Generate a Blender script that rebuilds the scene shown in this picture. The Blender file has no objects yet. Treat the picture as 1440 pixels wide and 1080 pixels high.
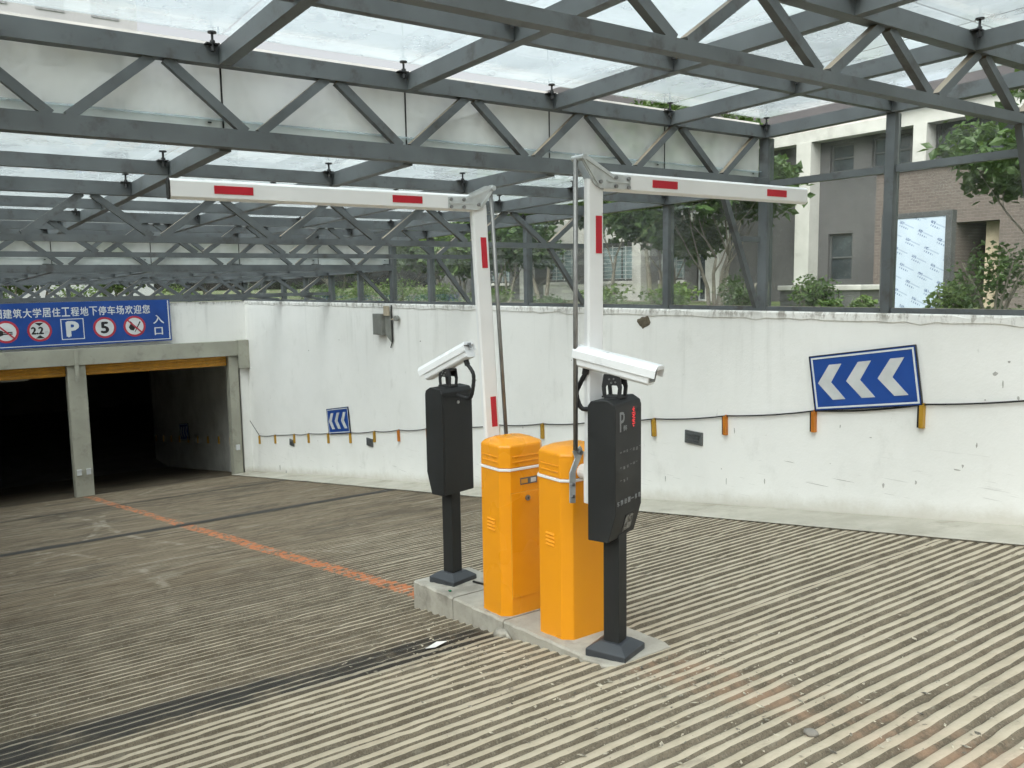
import bpy, math, random
from mathutils import Vector, Matrix
R = math.radians
rnd = random.Random(7)
scene = bpy.context.scene
COL = scene.collection

# ------------------------------------------------------------------ camera
SL = 0.1471                      # slope of the ramp, falling towards +X
CAM_Z = 1.55
f_px, pitch, roll, yaw = 1199.3, R(6.673), R(-0.913), R(-35.391)
cp, sp = math.cos(pitch), math.sin(pitch)
fwd = Vector((math.cos(yaw)*cp, math.sin(yaw)*cp, -sp))
r0 = Vector((math.sin(yaw), -math.cos(yaw), 0)); u0 = r0.cross(fwd)
rt = r0*math.cos(roll) + u0*math.sin(roll); up = -r0*math.sin(roll) + u0*math.cos(roll)
cd = bpy.data.cameras.new('camera'); cam = bpy.data.objects.new('camera', cd); COL.objects.link(cam)
cam.matrix_world = Matrix(((rt.x, up.x, -fwd.x, 0), (rt.y, up.y, -fwd.y, 0), (rt.z, up.z, -fwd.z, CAM_Z), (0, 0, 0, 1)))
cd.sensor_width = 36; cd.lens = f_px/1440*36; cd.clip_start = 0.05; cd.clip_end = 2000
scene.camera = cam

# ------------------------------------------------------------------ sky, sun, exposure
SUN_EL, SUN_AZ = R(50), R(118)    # the sun's bright patch in the overcast, over the left shoulder
w = bpy.data.worlds.new('World'); scene.world = w; w.use_nodes = True
nt = w.node_tree; nt.nodes.clear()
sky = nt.nodes.new('ShaderNodeTexSky'); sky.sky_type = 'NISHITA'; sky.sun_disc = False
sky.sun_elevation = SUN_EL; sky.sun_rotation = R(90) - SUN_AZ; sky.air_density = 1.6; sky.dust_density = 6.0; sky.ozone_density = 1.0
hs = nt.nodes.new('ShaderNodeHueSaturation'); hs.inputs['Saturation'].default_value = 0.22
bg = nt.nodes.new('ShaderNodeBackground'); bg.inputs['Strength'].default_value = 0.075
wo = nt.nodes.new('ShaderNodeOutputWorld')
nt.links.new(sky.outputs[0], hs.inputs['Color']); nt.links.new(hs.outputs[0], bg.inputs[0]); nt.links.new(bg.outputs[0], wo.inputs[0])
sd = bpy.data.lights.new('sun', 'SUN'); sd.energy = 1.5; sd.angle = R(60); sd.color = (1.0, 0.935, 0.865)
so = bpy.data.objects.new('sun', sd); COL.objects.link(so)
sdir = Vector((math.cos(SUN_AZ)*math.cos(SUN_EL), math.sin(SUN_AZ)*math.cos(SUN_EL), math.sin(SUN_EL)))
so.rotation_euler = sdir.to_track_quat('Z', 'Y').to_euler()
vs = scene.view_settings; vs.view_transform = 'Standard'; vs.look = 'None'; vs.gamma = 1.0; vs.use_curve_mapping = False
vs.exposure = 1.62
scene.render.engine = 'CYCLES'
cy = scene.cycles
cy.use_denoising = True
try: cy.denoiser = 'OPENIMAGEDENOISE'
except Exception: pass
cy.use_adaptive_sampling = True; cy.adaptive_threshold = .03; cy.adaptive_min_samples = 16
cy.max_bounces = 9; cy.diffuse_bounces = 4; cy.glossy_bounces = 4; cy.transmission_bounces = 6; cy.transparent_max_bounces = 40
cy.sample_clamp_indirect = 6.0; cy.caustics_reflective = False; cy.caustics_refractive = False

# ------------------------------------------------------------------ material helpers
def newmat(name):
    m = bpy.data.materials.new(name); m.use_nodes = True; t = m.node_tree; t.nodes.clear()
    o = t.nodes.new('ShaderNodeOutputMaterial'); return m, t, o
def N(t, typ, **kw):
    n = t.nodes.new(typ)
    for k, v in kw.items():
        if k in n.inputs.keys(): n.inputs[k].default_value = v
        else: setattr(n, k, v)
    return n
def L(t, a, b): t.links.new(a, b)
def c4(c): return (c[0], c[1], c[2], 1)
def pos(t): return N(t, 'ShaderNodeNewGeometry').outputs['Position']
def objc(t): return N(t, 'ShaderNodeTexCoord').outputs['Object']
def mapping(t, vec, scale=(1, 1, 1), rot=(0, 0, 0), loc=(0, 0, 0)):
    m = N(t, 'ShaderNodeMapping'); L(t, vec, m.inputs['Vector'])
    m.inputs['Scale'].default_value = scale; m.inputs['Rotation'].default_value = rot; m.inputs['Location'].default_value = loc
    return m.outputs[0]
def noise(t, vec, scale, detail=5, rough=.6):
    n = N(t, 'ShaderNodeTexNoise'); L(t, vec, n.inputs['Vector']); n.inputs['Scale'].default_value = scale
    n.inputs['Detail'].default_value = detail; n.inputs['Roughness'].default_value = rough
    return n.outputs['Fac']
def ramp(t, fac, a, b, va=0.0, vb=1.0):
    m = N(t, 'ShaderNodeMapRange'); m.interpolation_type = 'SMOOTHSTEP'
    L(t, fac, m.inputs['Value'])
    for i, v in zip(('From Min', 'From Max', 'To Min', 'To Max'), (a, b, va, vb)): m.inputs[i].default_value = v
    return m.outputs[0]
def math_(t, op, a, b=None):
    m = N(t, 'ShaderNodeMath', operation=op)
    for i, v in enumerate((a, b)):
        if v is None: continue
        if isinstance(v, (int, float)): m.inputs[i].default_value = v
        else: L(t, v, m.inputs[i])
    return m.outputs[0]
def mixc(t, fac, a, b, blend='MIX'):
    m = N(t, 'ShaderNodeMix'); m.data_type = 'RGBA'; m.blend_type = blend
    for s, v in ((0, fac), (6, a), (7, b)):
        if isinstance(v, (int, float)): m.inputs[s].default_value = v
        elif isinstance(v, tuple): m.inputs[s].default_value = c4(v)
        else: L(t, v, m.inputs[s])
    return m.outputs[2]
def sepxyz(t, v):
    s = N(t, 'ShaderNodeSeparateXYZ'); L(t, v, s.inputs[0]); return s.outputs
def bsdf(t, o, col, rough=.6, metal=0.0, bump=None, bstr=.3, bdist=.01, spec=.5, emis=None, estr=0):
    b = N(t, 'ShaderNodeBsdfPrincipled')
    if isinstance(col, tuple): b.inputs['Base Color'].default_value = c4(col)
    else: L(t, col, b.inputs['Base Color'])
    if isinstance(rough, (int, float)): b.inputs['Roughness'].default_value = rough
    else: L(t, rough, b.inputs['Roughness'])
    b.inputs['Metallic'].default_value = metal; b.inputs['Specular IOR Level'].default_value = spec
    if emis: b.inputs['Emission Color'].default_value = c4(emis); b.inputs['Emission Strength'].default_value = estr
    if bump is not None:
        bn = N(t, 'ShaderNodeBump'); bn.inputs['Strength'].default_value = bstr; bn.inputs['Distance'].default_value = bdist
        L(t, bump, bn.inputs['Height']); L(t, bn.outputs[0], b.inputs['Normal'])
    L(t, b.outputs[0], o.inputs['Surface']); return b
def paint(name, col, rough=.45, metal=0.0, var=.12, scale=6, dirt=0.0, dcol=(.12, .1, .08), spec=.5, dust=0.0):
    m, t, o = newmat(name); v = pos(t)
    n = noise(t, v, scale, 3)
    dark = tuple(x*(1-var*2) for x in col); lite = tuple(min(1, x*(1+var)) for x in col)
    c = mixc(t, ramp(t, n, .3, .7), dark, lite)
    if dirt: c = mixc(t, math_(t, 'MULTIPLY', ramp(t, noise(t, v, scale*2.3, 4, .7), .52, .72), dirt), c, dcol)
    if dust:
        nz = sepxyz(t, N(t, 'ShaderNodeNewGeometry').outputs['Normal'])[2]
        c = mixc(t, math_(t, 'MULTIPLY', ramp(t, nz, .35, .65), dust), c, (.36, .29, .21))
    rr = ramp(t, n, .3, .7, rough-.05, rough+.08)
    bsdf(t, o, c, rr, metal, spec=spec)
    return m

# ------------------------------------------------------------------ materials
def m_concrete_rib(groove):
    m, t, o = newmat('groove_concrete' if groove else 'rib_concrete')
    p = pos(t); x, y, z = sepxyz(t, p)
    big = noise(t, p, .55, 5, .62); mid = noise(t, p, 5, 6, .65); fine = noise(t, p, 60, 5, .7)
    streak = noise(t, mapping(t, p, (14, 1.1, 14)), 1.0, 6, .65)
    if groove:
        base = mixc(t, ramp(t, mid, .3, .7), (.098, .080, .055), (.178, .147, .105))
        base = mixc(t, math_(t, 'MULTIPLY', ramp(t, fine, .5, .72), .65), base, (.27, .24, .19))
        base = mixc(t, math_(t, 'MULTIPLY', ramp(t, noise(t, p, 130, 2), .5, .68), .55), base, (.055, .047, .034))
    else:
        base = mixc(t, ramp(t, mid, .25, .75), (.405, .347, .256), (.52, .455, .35))
        base = mixc(t, math_(t, 'MULTIPLY', ramp(t, fine, .5, .8), .45), base, (.25, .225, .18))
    c0_ = ramp(t, noise(t, mapping(t, p, (6, 2.2, 6)), 1.5, 5, .7), .56, .72)
    base = mixc(t, math_(t, 'MULTIPLY', c0_, .5), base, (.235, .21, .165))
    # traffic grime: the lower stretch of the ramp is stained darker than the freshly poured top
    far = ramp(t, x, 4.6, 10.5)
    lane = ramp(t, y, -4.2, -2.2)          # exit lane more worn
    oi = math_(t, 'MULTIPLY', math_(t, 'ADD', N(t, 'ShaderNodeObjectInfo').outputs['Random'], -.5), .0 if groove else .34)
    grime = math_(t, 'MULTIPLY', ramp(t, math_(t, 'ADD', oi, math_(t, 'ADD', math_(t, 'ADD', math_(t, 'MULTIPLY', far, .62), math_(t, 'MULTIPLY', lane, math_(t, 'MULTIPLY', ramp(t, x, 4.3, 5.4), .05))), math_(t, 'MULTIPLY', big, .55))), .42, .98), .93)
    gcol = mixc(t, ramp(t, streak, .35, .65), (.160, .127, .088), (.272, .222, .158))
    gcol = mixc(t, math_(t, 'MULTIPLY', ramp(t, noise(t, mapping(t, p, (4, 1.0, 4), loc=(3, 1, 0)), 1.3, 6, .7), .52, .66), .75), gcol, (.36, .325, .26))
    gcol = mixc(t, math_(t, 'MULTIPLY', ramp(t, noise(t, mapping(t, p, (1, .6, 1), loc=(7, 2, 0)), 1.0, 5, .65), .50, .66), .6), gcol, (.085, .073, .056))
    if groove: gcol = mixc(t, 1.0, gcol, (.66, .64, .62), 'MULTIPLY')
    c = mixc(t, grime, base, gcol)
    # lane line in orange road paint, worn
    yl = math_(t, 'ABSOLUTE', math_(t, 'ADD', y, math_(t, 'ADD', 3.115, math_(t, 'MULTIPLY', math_(t, 'ADD', noise(t, p, .6, 2), -.5), .12))))
    line = ramp(t, yl, .07, .10, 1, 0)
    wear = ramp(t, math_(t, 'ADD', noise(t, p, 16, 6, .7), math_(t, 'MULTIPLY', ramp(t, x, 9.5, 15), -.03)), .42, .56)
    a = math_(t, 'MULTIPLY', ramp(t, x, 5.1, 5.3), ramp(t, x, 21.2, 21.6, 1, 0))
    c = mixc(t, math_(t, 'MULTIPLY', math_(t, 'MULTIPLY', line, wear), math_(t, 'MULTIPLY', a, .80)), c, (.52, .165, .062))
    yl2 = ramp(t, yl, .08, .24, 1, 0)
    a2 = math_(t, 'MULTIPLY', ramp(t, x, 3.15, 3.05, 0, 1) if False else ramp(t, x, 3.1, 3.25, 1, 0), ramp(t, noise(t, p, 5, 5, .7), .36, .60))
    c = mixc(t, math_(t, 'MULTIPLY', math_(t, 'MULTIPLY', yl2, a2), .5 if groove else .28), c, (.32, .19, .12) if groove else (.52, .38, .28))
    # wet run-off stain crossing the exit lane
    q = math_(t, 'ADD', x, math_(t, 'MULTIPLY', y, -.107))      # x - .107 y
    q = math_(t, 'ADD', q, math_(t, 'MULTIPLY', math_(t, 'ADD', noise(t, mapping(t, p, (3, .8, 3)), 1.6, 5), -.5), .28))
    band = math_(t, 'MULTIPLY', ramp(t, math_(t, 'ABSOLUTE', math_(t, 'ADD', q, -4.66)), .13, .25, 1, 0), math_(t, 'MULTIPLY', ramp(t, y, -2.95, -2.8), ramp(t, noise(t, p, 2.6, 5, .7), .33, .5, .35, 1.0)))
    c = mixc(t, math_(t, 'MULTIPLY', band, .95 if groove else .30), c, (.026, .023, .019))
    # pale dusty tyre scuffs
    for (cx, cy_, rad) in ((9.2, 6.4, 8.25), (13.5, -14.6, 12.3), (15.5, 5.1, 7.4)):
        dx = math_(t, 'ADD', x, -cx); dy = math_(t, 'ADD', y, -cy_)
        d = math_(t, 'SQRT', math_(t, 'ADD', math_(t, 'MULTIPLY', dx, dx), math_(t, 'MULTIPLY', dy, dy)))
        arc = ramp(t, math_(t, 'ABSOLUTE', math_(t, 'ADD', d, -rad)), .02, .07, 1, 0)
        c = mixc(t, math_(t, 'MULTIPLY', math_(t, 'MULTIPLY', arc, math_(t, 'MULTIPLY', ramp(t, noise(t, p, 3, 4, .7), .45, .62), ramp(t, x, 6.5, 8.5))), .32), c, (.46, .42, .35))
    rr = ramp(t, band, 0, 1, .88, .5)
    bsdf(t, o, c, rr, bump=math_(t, 'ADD', mid, math_(t, 'MULTIPLY', fine, .6)), bstr=.55, bdist=.008, spec=.3)
    return m
def m_concrete(name, a, b, scale=3, stain=None, samt=.6):
    m, t, o = newmat(name); p = pos(t)
    c = mixc(t, ramp(t, noise(t, p, scale, 7, .65), .3, .7), a, b)
    c = mixc(t, math_(t, 'MULTIPLY', ramp(t, noise(t, p, scale*14, 5, .7), .55, .8), .35), c, tuple(x*.55 for x in a))
    if stain: c = mixc(t, math_(t, 'MULTIPLY', ramp(t, noise(t, p, scale*.7, 6, .7), .5, .68), samt), c, stain)
    bsdf(t, o, c, .85, bump=noise(t, p, scale*18, 5, .7), bstr=.4, bdist=.006, spec=.25); return m
def m_whitewall():
    m, t, o = newmat('white_wall_paint'); p = pos(t); x, y, z = sepxyz(t, p)
    c = mixc(t, ramp(t, noise(t, p, .9, 6, .65), .35, .75), (.845, .838, .812), (.79, .785, .757))
    # water streaks from the coping
    st = noise(t, mapping(t, p, (5.5, 5.5, .35)), 1.0, 6, .65)
    st = math_(t, 'MULTIPLY', ramp(t, st, .52, .74), ramp(t, math_(t, 'ADD', z, math_(t, 'MULTIPLY', st, 1.4)), .7, 1.9))
    c = mixc(t, math_(t, 'MULTIPLY', st, .26), c, (.40, .395, .36))
    blot = math_(t, 'MULTIPLY', ramp(t, noise(t, mapping(t, p, (1, 1, .6)), 2.2, 7, .7), .55, .78), .4)
    c = mixc(t, blot, c, (.55, .545, .51))
    # grime on the coping edge
    c = mixc(t, math_(t, 'MULTIPLY', math_(t, 'MULTIPLY', ramp(t, z, 1.13, 1.22), ramp(t, noise(t, mapping(t, p, (1, 1, .5)), 9, 6, .75), .46, .64)), .7), c, (.17, .14, .105))
    # scuffs, chips
    sc = noise(t, mapping(t, p, (9, 9, 3.2)), 1.6, 8, .75)
    c = mixc(t, math_(t, 'MULTIPLY', ramp(t, sc, .66, .71), .45), c, (.30, .29, .27))
    hz = noise(t, mapping(t, p, (1.3, 1.3, 24)), 1.7, 4, .6)
    low = ramp(t, math_(t, 'ADD', z, math_(t, 'MULTIPLY', x, SL)), .25, .9, 1, 0)
    c = mixc(t, math_(t, 'MULTIPLY', math_(t, 'MULTIPLY', ramp(t, hz, .65, .69), low), .3), c, (.36, .35, .33))
    # splash band just above the kerb
    hgt = math_(t, 'ADD', z, math_(t, 'MULTIPLY', x, SL))
    sp_ = math_(t, 'MULTIPLY', ramp(t, math_(t, 'ADD', hgt, math_(t, 'MULTIPLY', noise(t, p, 4, 6, .7), -.22)), -.09, .10, 1, 0), .6)
    c = mixc(t, sp_, c, (.50, .46, .38))
    bsdf(t, o, c, .8, bump=math_(t, 'ADD', noise(t, p, 3, 4), math_(t, 'MULTIPLY', noise(t, p, 45, 4), .25)), bstr=.3, bdist=.02, spec=.25); return m
def m_clear(name, tint=(.87, .93, .90), dirt=.05, gl=.55):
    m, t, o = newmat(name); p = pos(t)
    tr = N(t, 'ShaderNodeBsdfTransparent'); tr.inputs[0].default_value = c4(tint)
    df = N(t, 'ShaderNodeBsdfDiffuse'); df.inputs[0].default_value = (.62, .62, .58, 1)
    tl = N(t, 'ShaderNodeBsdfTranslucent'); tl.inputs[0].default_value = (.62, .62, .58, 1)
    g = N(t, 'ShaderNodeBsdfGlossy'); g.inputs['Roughness'].default_value = .03; g.inputs[0].default_value = (1, 1, 1, 1)
    fr = N(t, 'ShaderNodeFresnel'); fr.inputs['IOR'].default_value = 1.45
    md = N(t, 'ShaderNodeMixShader'); md.inputs[0].default_value = .5; L(t, df.outputs[0], md.inputs[1]); L(t, tl.outputs[0], md.inputs[2])
    m1 = N(t, 'ShaderNodeMixShader'); L(t, tr.outputs[0], m1.inputs[1]); L(t, md.outputs[0], m1.inputs[2])
    L(t, ramp(t, noise(t, mapping(t, p, (1, 1, .5)), 2.5, 3, .7), .35, .8, dirt*.3, dirt*2.6), m1.inputs[0])
    m2 = N(t, 'ShaderNodeMixShader'); L(t, math_(t, 'MULTIPLY', fr.outputs[0], gl), m2.inputs[0]); L(t, m1.outputs[0], m2.inputs[1]); L(t, g.outputs[0], m2.inputs[2])
    L(t, m2.outputs[0], o.inputs['Surface']); return m
def m_frost(name, tint, tcol, amt, lo=-.12, hi=.16, sc=.9, dsh=.0):
    m, t, o = newmat(name); p = pos(t)
    tr = N(t, 'ShaderNodeBsdfTransparent'); tr.inputs[0].default_value = c4(tint)
    tl = N(t, 'ShaderNodeBsdfTranslucent')
    L(t, mixc(t, ramp(t, noise(t, mapping(t, p, (1, 1, .5)), 3.0, 3, .7), .45, .8), tcol, tuple(x*.72 for x in tcol)), tl.inputs[0])
    g = N(t, 'ShaderNodeBsdfGlossy'); g.inputs['Roughness'].default_value = .05
    fr = N(t, 'ShaderNodeFresnel'); fr.inputs['IOR'].default_value = 1.3
    df = N(t, 'ShaderNodeBsdfDiffuse'); df.inputs[0].default_value = c4(tcol); m0 = N(t, 'ShaderNodeMixShader'); m0.inputs[0].default_value = dsh
    L(t, tl.outputs[0], m0.inputs[1]); L(t, df.outputs[0], m0.inputs[2])
    m1 = N(t, 'ShaderNodeMixShader'); L(t, tr.outputs[0], m1.inputs[1]); L(t, m0.outputs[0], m1.inputs[2])
    L(t, ramp(t, noise(t, p, sc, 3, .6), .3, .7, amt+lo, amt+hi), m1.inputs[0])
    m2 = N(t, 'ShaderNodeMixShader'); L(t, math_(t, 'MULTIPLY', fr.outputs[0], .4), m2.inputs[0]); L(t, m1.outputs[0], m2.inputs[1]); L(t, g.outputs[0], m2.inputs[2])
    L(t, m2.outputs[0], o.inputs['Surface']); return m
def m_leaf(name, a, b, tl=.35):
    m, t, o = newmat(name)
    oi = noise(t, pos(t), 2.2, 4, .7)
    c = mixc(t, ramp(t, oi, .3, .7), a, b)
    d = N(t, 'ShaderNodeBsdfPrincipled'); L(t, c, d.inputs['Base Color']); d.inputs['Roughness'].default_value = .45
    tr = N(t, 'ShaderNodeBsdfTranslucent'); L(t, mixc(t, .5, c, (.16, .26, .05)), tr.inputs[0])
    mx = N(t, 'ShaderNodeMixShader'); mx.inputs[0].default_value = tl; L(t, d.outputs[0], mx.inputs[1]); L(t, tr.outputs[0], mx.inputs[2])
    L(t, mx.outputs[0], o.inputs['Surface']); return m
def m_film():
    m, t, o = newmat('protective_film'); oc = objc(t)
    v = mapping(t, oc, (1, 1, 1), (0, 0, 0)); x, y, z = sepxyz(t, v)
    # diagonal rows of small grey-blue print on a pale blue film (object x = width, z = height)
    u = math_(t, 'ADD', math_(t, 'MULTIPLY', x, .90), math_(t, 'MULTIPLY', z, .43))
    s = math_(t, 'ADD', math_(t, 'MULTIPLY', x, -.43), math_(t, 'MULTIPLY', z, .90))
    row = math_(t, 'FRACT', math_(t, 'MULTIPLY', s, 5.6)); colm = math_(t, 'FRACT', math_(t, 'ADD', math_(t, 'MULTIPLY', u, 3.2), math_(t, 'MULTIPLY', math_(t, 'FLOOR', math_(t, 'MULTIPLY', s, 5.6)), .37)))
    big = math_(t, 'MULTIPLY', math_(t, 'MULTIPLY', ramp(t, row, .45, .5), ramp(t, row, .66, .72, 1, 0)), math_(t, 'MULTIPLY', ramp(t, colm, .58, .60), ramp(t, colm, .80, .83, 1, 0)))
    big = math_(t, 'MULTIPLY', big, ramp(t, noise(t, oc, 60, 2), .40, .55))
    lng = math_(t, 'MULTIPLY', math_(t, 'MULTIPLY', ramp(t, row, .50, .53), ramp(t, row, .60, .63, 1, 0)), math_(t, 'MULTIPLY', ramp(t, colm, .05, .07), ramp(t, colm, .55, .57, 1, 0)))
    dots = math_(t, 'MULTIPLY', math_(t, 'MULTIPLY', ramp(t, row, .22, .26), ramp(t, row, .36, .40, 1, 0)), math_(t, 'MULTIPLY', math_(t, 'MULTIPLY', ramp(t, colm, .30, .32), ramp(t, colm, .75, .77, 1, 0)), ramp(t, math_(t, 'FRACT', math_(t, 'MULTIPLY', colm, 9)), .45, .55)))
    a = math_(t, 'MAXIMUM', math_(t, 'MAXIMUM', big, math_(t, 'MULTIPLY', lng, .35)), math_(t, 'MULTIPLY', dots, .8))
    c = mixc(t, math_(t, 'MULTIPLY', a, .9), (.47, .56, .68), (.06, .10, .22))
    bsdf(t, o, c, .35); return m
def m_brickwall():
    m, t, o = newmat('brown_brick_cladding'); p = pos(t)
    b = N(t, 'ShaderNodeTexBrick'); L(t, mapping(t, p, (1, 1, 1), (R(90), 0, 0)), b.inputs['Vector'])
    b.inputs['Color1'].default_value = (.105, .087, .080, 1); b.inputs['Color2'].default_value = (.130, .107, .098, 1); b.inputs['Mortar'].default_value = (.19, .17, .16, 1)
    b.inputs['Scale'].default_value = 4.0; b.inputs['Mortar Size'].default_value = .012
    bsdf(t, o, b.outputs['Color'], .8); return m
def m_ground():
    m, t, o = newmat('lawn_soil'); p = pos(t)
    c = mixc(t, ramp(t, noise(t, p, .6, 6), .35, .65), (.05, .085, .025), (.10, .13, .045))
    c = mixc(t, ramp(t, noise(t, p, .12, 4), .52, .62), c, (.19, .165, .125))
    bsdf(t, o, c, .9, bump=noise(t, p, 8, 5), bstr=.6, bdist=.06); return m

M = {}
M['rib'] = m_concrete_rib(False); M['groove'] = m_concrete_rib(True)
M['kerb'] = m_concrete('kerb_concrete', (.40, .375, .315), (.50, .475, .41), 2.2, (.24, .215, .17), .5)
M['island'] = m_concrete('island_concrete', (.33, .312, .27), (.44, .418, .365), 4, (.19, .175, .15), .65)
M['wall'] = m_whitewall()
M['steel'] = paint('grey_painted_steel', (.118, .131, .138), .5, var=.10, scale=2.2, dirt=.65, dcol=(.05, .042, .036), dust=.85)
M['steel_plain'] = paint('grey_painted_steel_beam', (.124, .137, .144), .5, var=.10, scale=2.2, dirt=.6, dcol=(.055, .047, .04))
M['roof_top'] = m_frost('frosted_roof_glass', (.84, .95, .99), (.60, .71, .75), .52, -.04, .05)
m_, t_, o_ = newmat('roof_glass_face')
tr_ = N(t_, 'ShaderNodeBsdfTransparent'); tr_.inputs[0].default_value = (.985, .99, .985, 1); gl_ = N(t_, 'ShaderNodeBsdfGlossy'); gl_.inputs['Roughness'].default_value = .04
fr_ = N(t_, 'ShaderNodeFresnel'); fr_.inputs['IOR'].default_value = 1.3; mx_ = N(t_, 'ShaderNodeMixShader')
L(t_, math_(t_, 'MULTIPLY', fr_.outputs[0], .5), mx_.inputs[0]); L(t_, tr_.outputs[0], mx_.inputs[1]); L(t_, gl_.outputs[0], mx_.inputs[2]); L(t_, mx_.outputs[0], o_.inputs['Surface']); M['roof_low'] = m_
M['step_frost'] = m_frost('dirty_frosted_step_glass', (.97, .99, .98), (.97, .985, .965), .62, -.24, .2, 1.3, .6)
M['clear'] = m_clear('side_glass', (.94, .97, .955), .036, .32)
M['black_metal'] = paint('black_metal', (.018, .018, .019), .5)
M['terminal'] = paint('charcoal_powder_coat', (.0165, .0175, .018), .50, var=.08, scale=3, spec=.4)
M['terminal_base'] = paint('charcoal_cast_base', (.040, .045, .052), .42, var=.08, scale=5)
M['yellow'] = paint('yellow_enamel', (.80, .31, .008), .28, var=.008, scale=1.5, spec=.45)
M['white_enamel'] = paint('white_enamel', (.80, .80, .80), .35, var=.02, scale=3)
M['camera_white'] = paint('camera_white', (.84, .85, .86), .3, var=.015, scale=3)
M['zinc'] = paint('galvanised_steel', (.62, .64, .64), .38, metal=.55, var=.06, scale=14)
M['rod'] = paint('dull_steel_rod', (.26, .255, .245), .42, metal=.7, var=.1, scale=10)
M['bolt'] = paint('bolt_steel', (.35, .35, .35), .3, metal=.9, var=.08)
M['red_refl'] = paint('red_reflective_tape', (.50, .012, .028), .35, var=.05)
M['rubber'] = paint('black_rubber', (.012, .012, .012), .55)
M['led'] = bpy.data.materials.new('red_led')
m_, t_, o_ = newmat('red_led_matrix'); bsdf(t_, o_, (.35, .02, .02), .5, emis=(1, .05, .06), estr=.25); M['led'] = m_
M['grey_print'] = paint('grey_print', (.24, .245, .25), .5, var=.03)
M['dim_print'] = paint('dim_print', (.12, .12, .12), .5)
m_, t_, o_ = newmat('speaker_window'); bsdf(t_, o_, mixc(t_, ramp(t_, noise(t_, objc(t_), 26, 3), .4, .6), (.05, .05, .05), (.17, .17, .165)), .25); M['window_plate'] = m_
M['sign_blue'] = paint('sign_blue', (.010, .062, .29), .4, var=.05, scale=3)
M['sign_white'] = paint('sign_white', (.66, .68, .69), .4, var=.03, scale=8)
M['sign_red'] = paint('sign_red', (.46, .035, .06), .4, var=.04)
M['sign_black'] = paint('sign_black', (.015, .015, .017), .4)
M['sign_grey'] = paint('sign_arrow_grey_white', (.56, .57, .57), .45, var=.05, scale=5)
M['portal'] = paint('portal_grey_green', (.36, .355, .295), .6, var=.06, scale=1.6, dirt=.35, dcol=(.16, .15, .12))
M['shutter'] = paint('shutter_orange', (.56, .27, .03), .5, var=.08, scale=4, dirt=.3, dcol=(.16, .09, .02))
M['inner_wall'] = m_concrete('garage_inner_wall', (.50, .50, .47), (.60, .60, .56), 1.5, (.36, .35, .32), .5)
M['dark_conc'] = m_concrete('garage_inner_concrete', (.20, .195, .18), (.28, .27, .25), 1.5)
M['orange'] = paint('orange_reflector', (.50, .16, .012), .4, var=.08, scale=9)
M['ochre'] = paint('ochre_reflector', (.42, .235, .02), .4, var=.08, scale=9)
M['dark_plate'] = paint('dark_vent', (.10, .105, .105), .5, var=.06, scale=9)
M['jbox'] = paint('junction_box_grey', (.23, .235, .215), .5, var=.08, scale=6, dirt=.3)
M['card'] = paint('tan_cardboard', (.46, .39, .29), .8, var=.06)
M['facade'] = m_concrete('dark_grey_render', (.082, .083, .088), (.104, .104, .108), .8)
M['facade_white'] = m_concrete('white_render', (.47, .475, .46), (.56, .565, .55), .9, (.33, .33, .315), .6)
M['brick'] = m_brickwall()
M['win_glass'] = paint('dark_window_glass', (.055, .068, .078), .08, var=.25, scale=1.2, spec=.6)
M['curtain_glass'] = paint('pale_blue_window', (.22, .30, .32), .15, var=.15, scale=2)
M['win_frame'] = paint('dark_window_frame', (.075, .08, .085), .5)
M['bar_white'] = paint('pale_window_bars', (.50, .53, .54), .5)
M['film'] = m_film()
M['ground'] = m_ground()
M['bark'] = m_concrete('tree_bark', (.17, .155, .13), (.25, .235, .205), 6)
M['leafA'] = m_leaf('leaf_mid_green', (.030, .070, .020), (.085, .150, .042))
M['leafB'] = m_leaf('leaf_bright_green', (.065, .130, .028), (.145, .225, .055), .4)
M['leafC'] = m_leaf('leaf_dark_green', (.020, .046, .018), (.050, .090, .030))
M['litter'] = paint('pale_litter', (.40, .36, .28), .8, var=.45, scale=25)
M['stone'] = paint('grey_stone', (.22, .205, .18), .9, var=.1, scale=30)
M['paper'] = paint('white_paper', (.75, .75, .73), .7)
M['block'] = m_concrete('far_block_render', (.40, .42, .44), (.46, .48, .50), .2)

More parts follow.
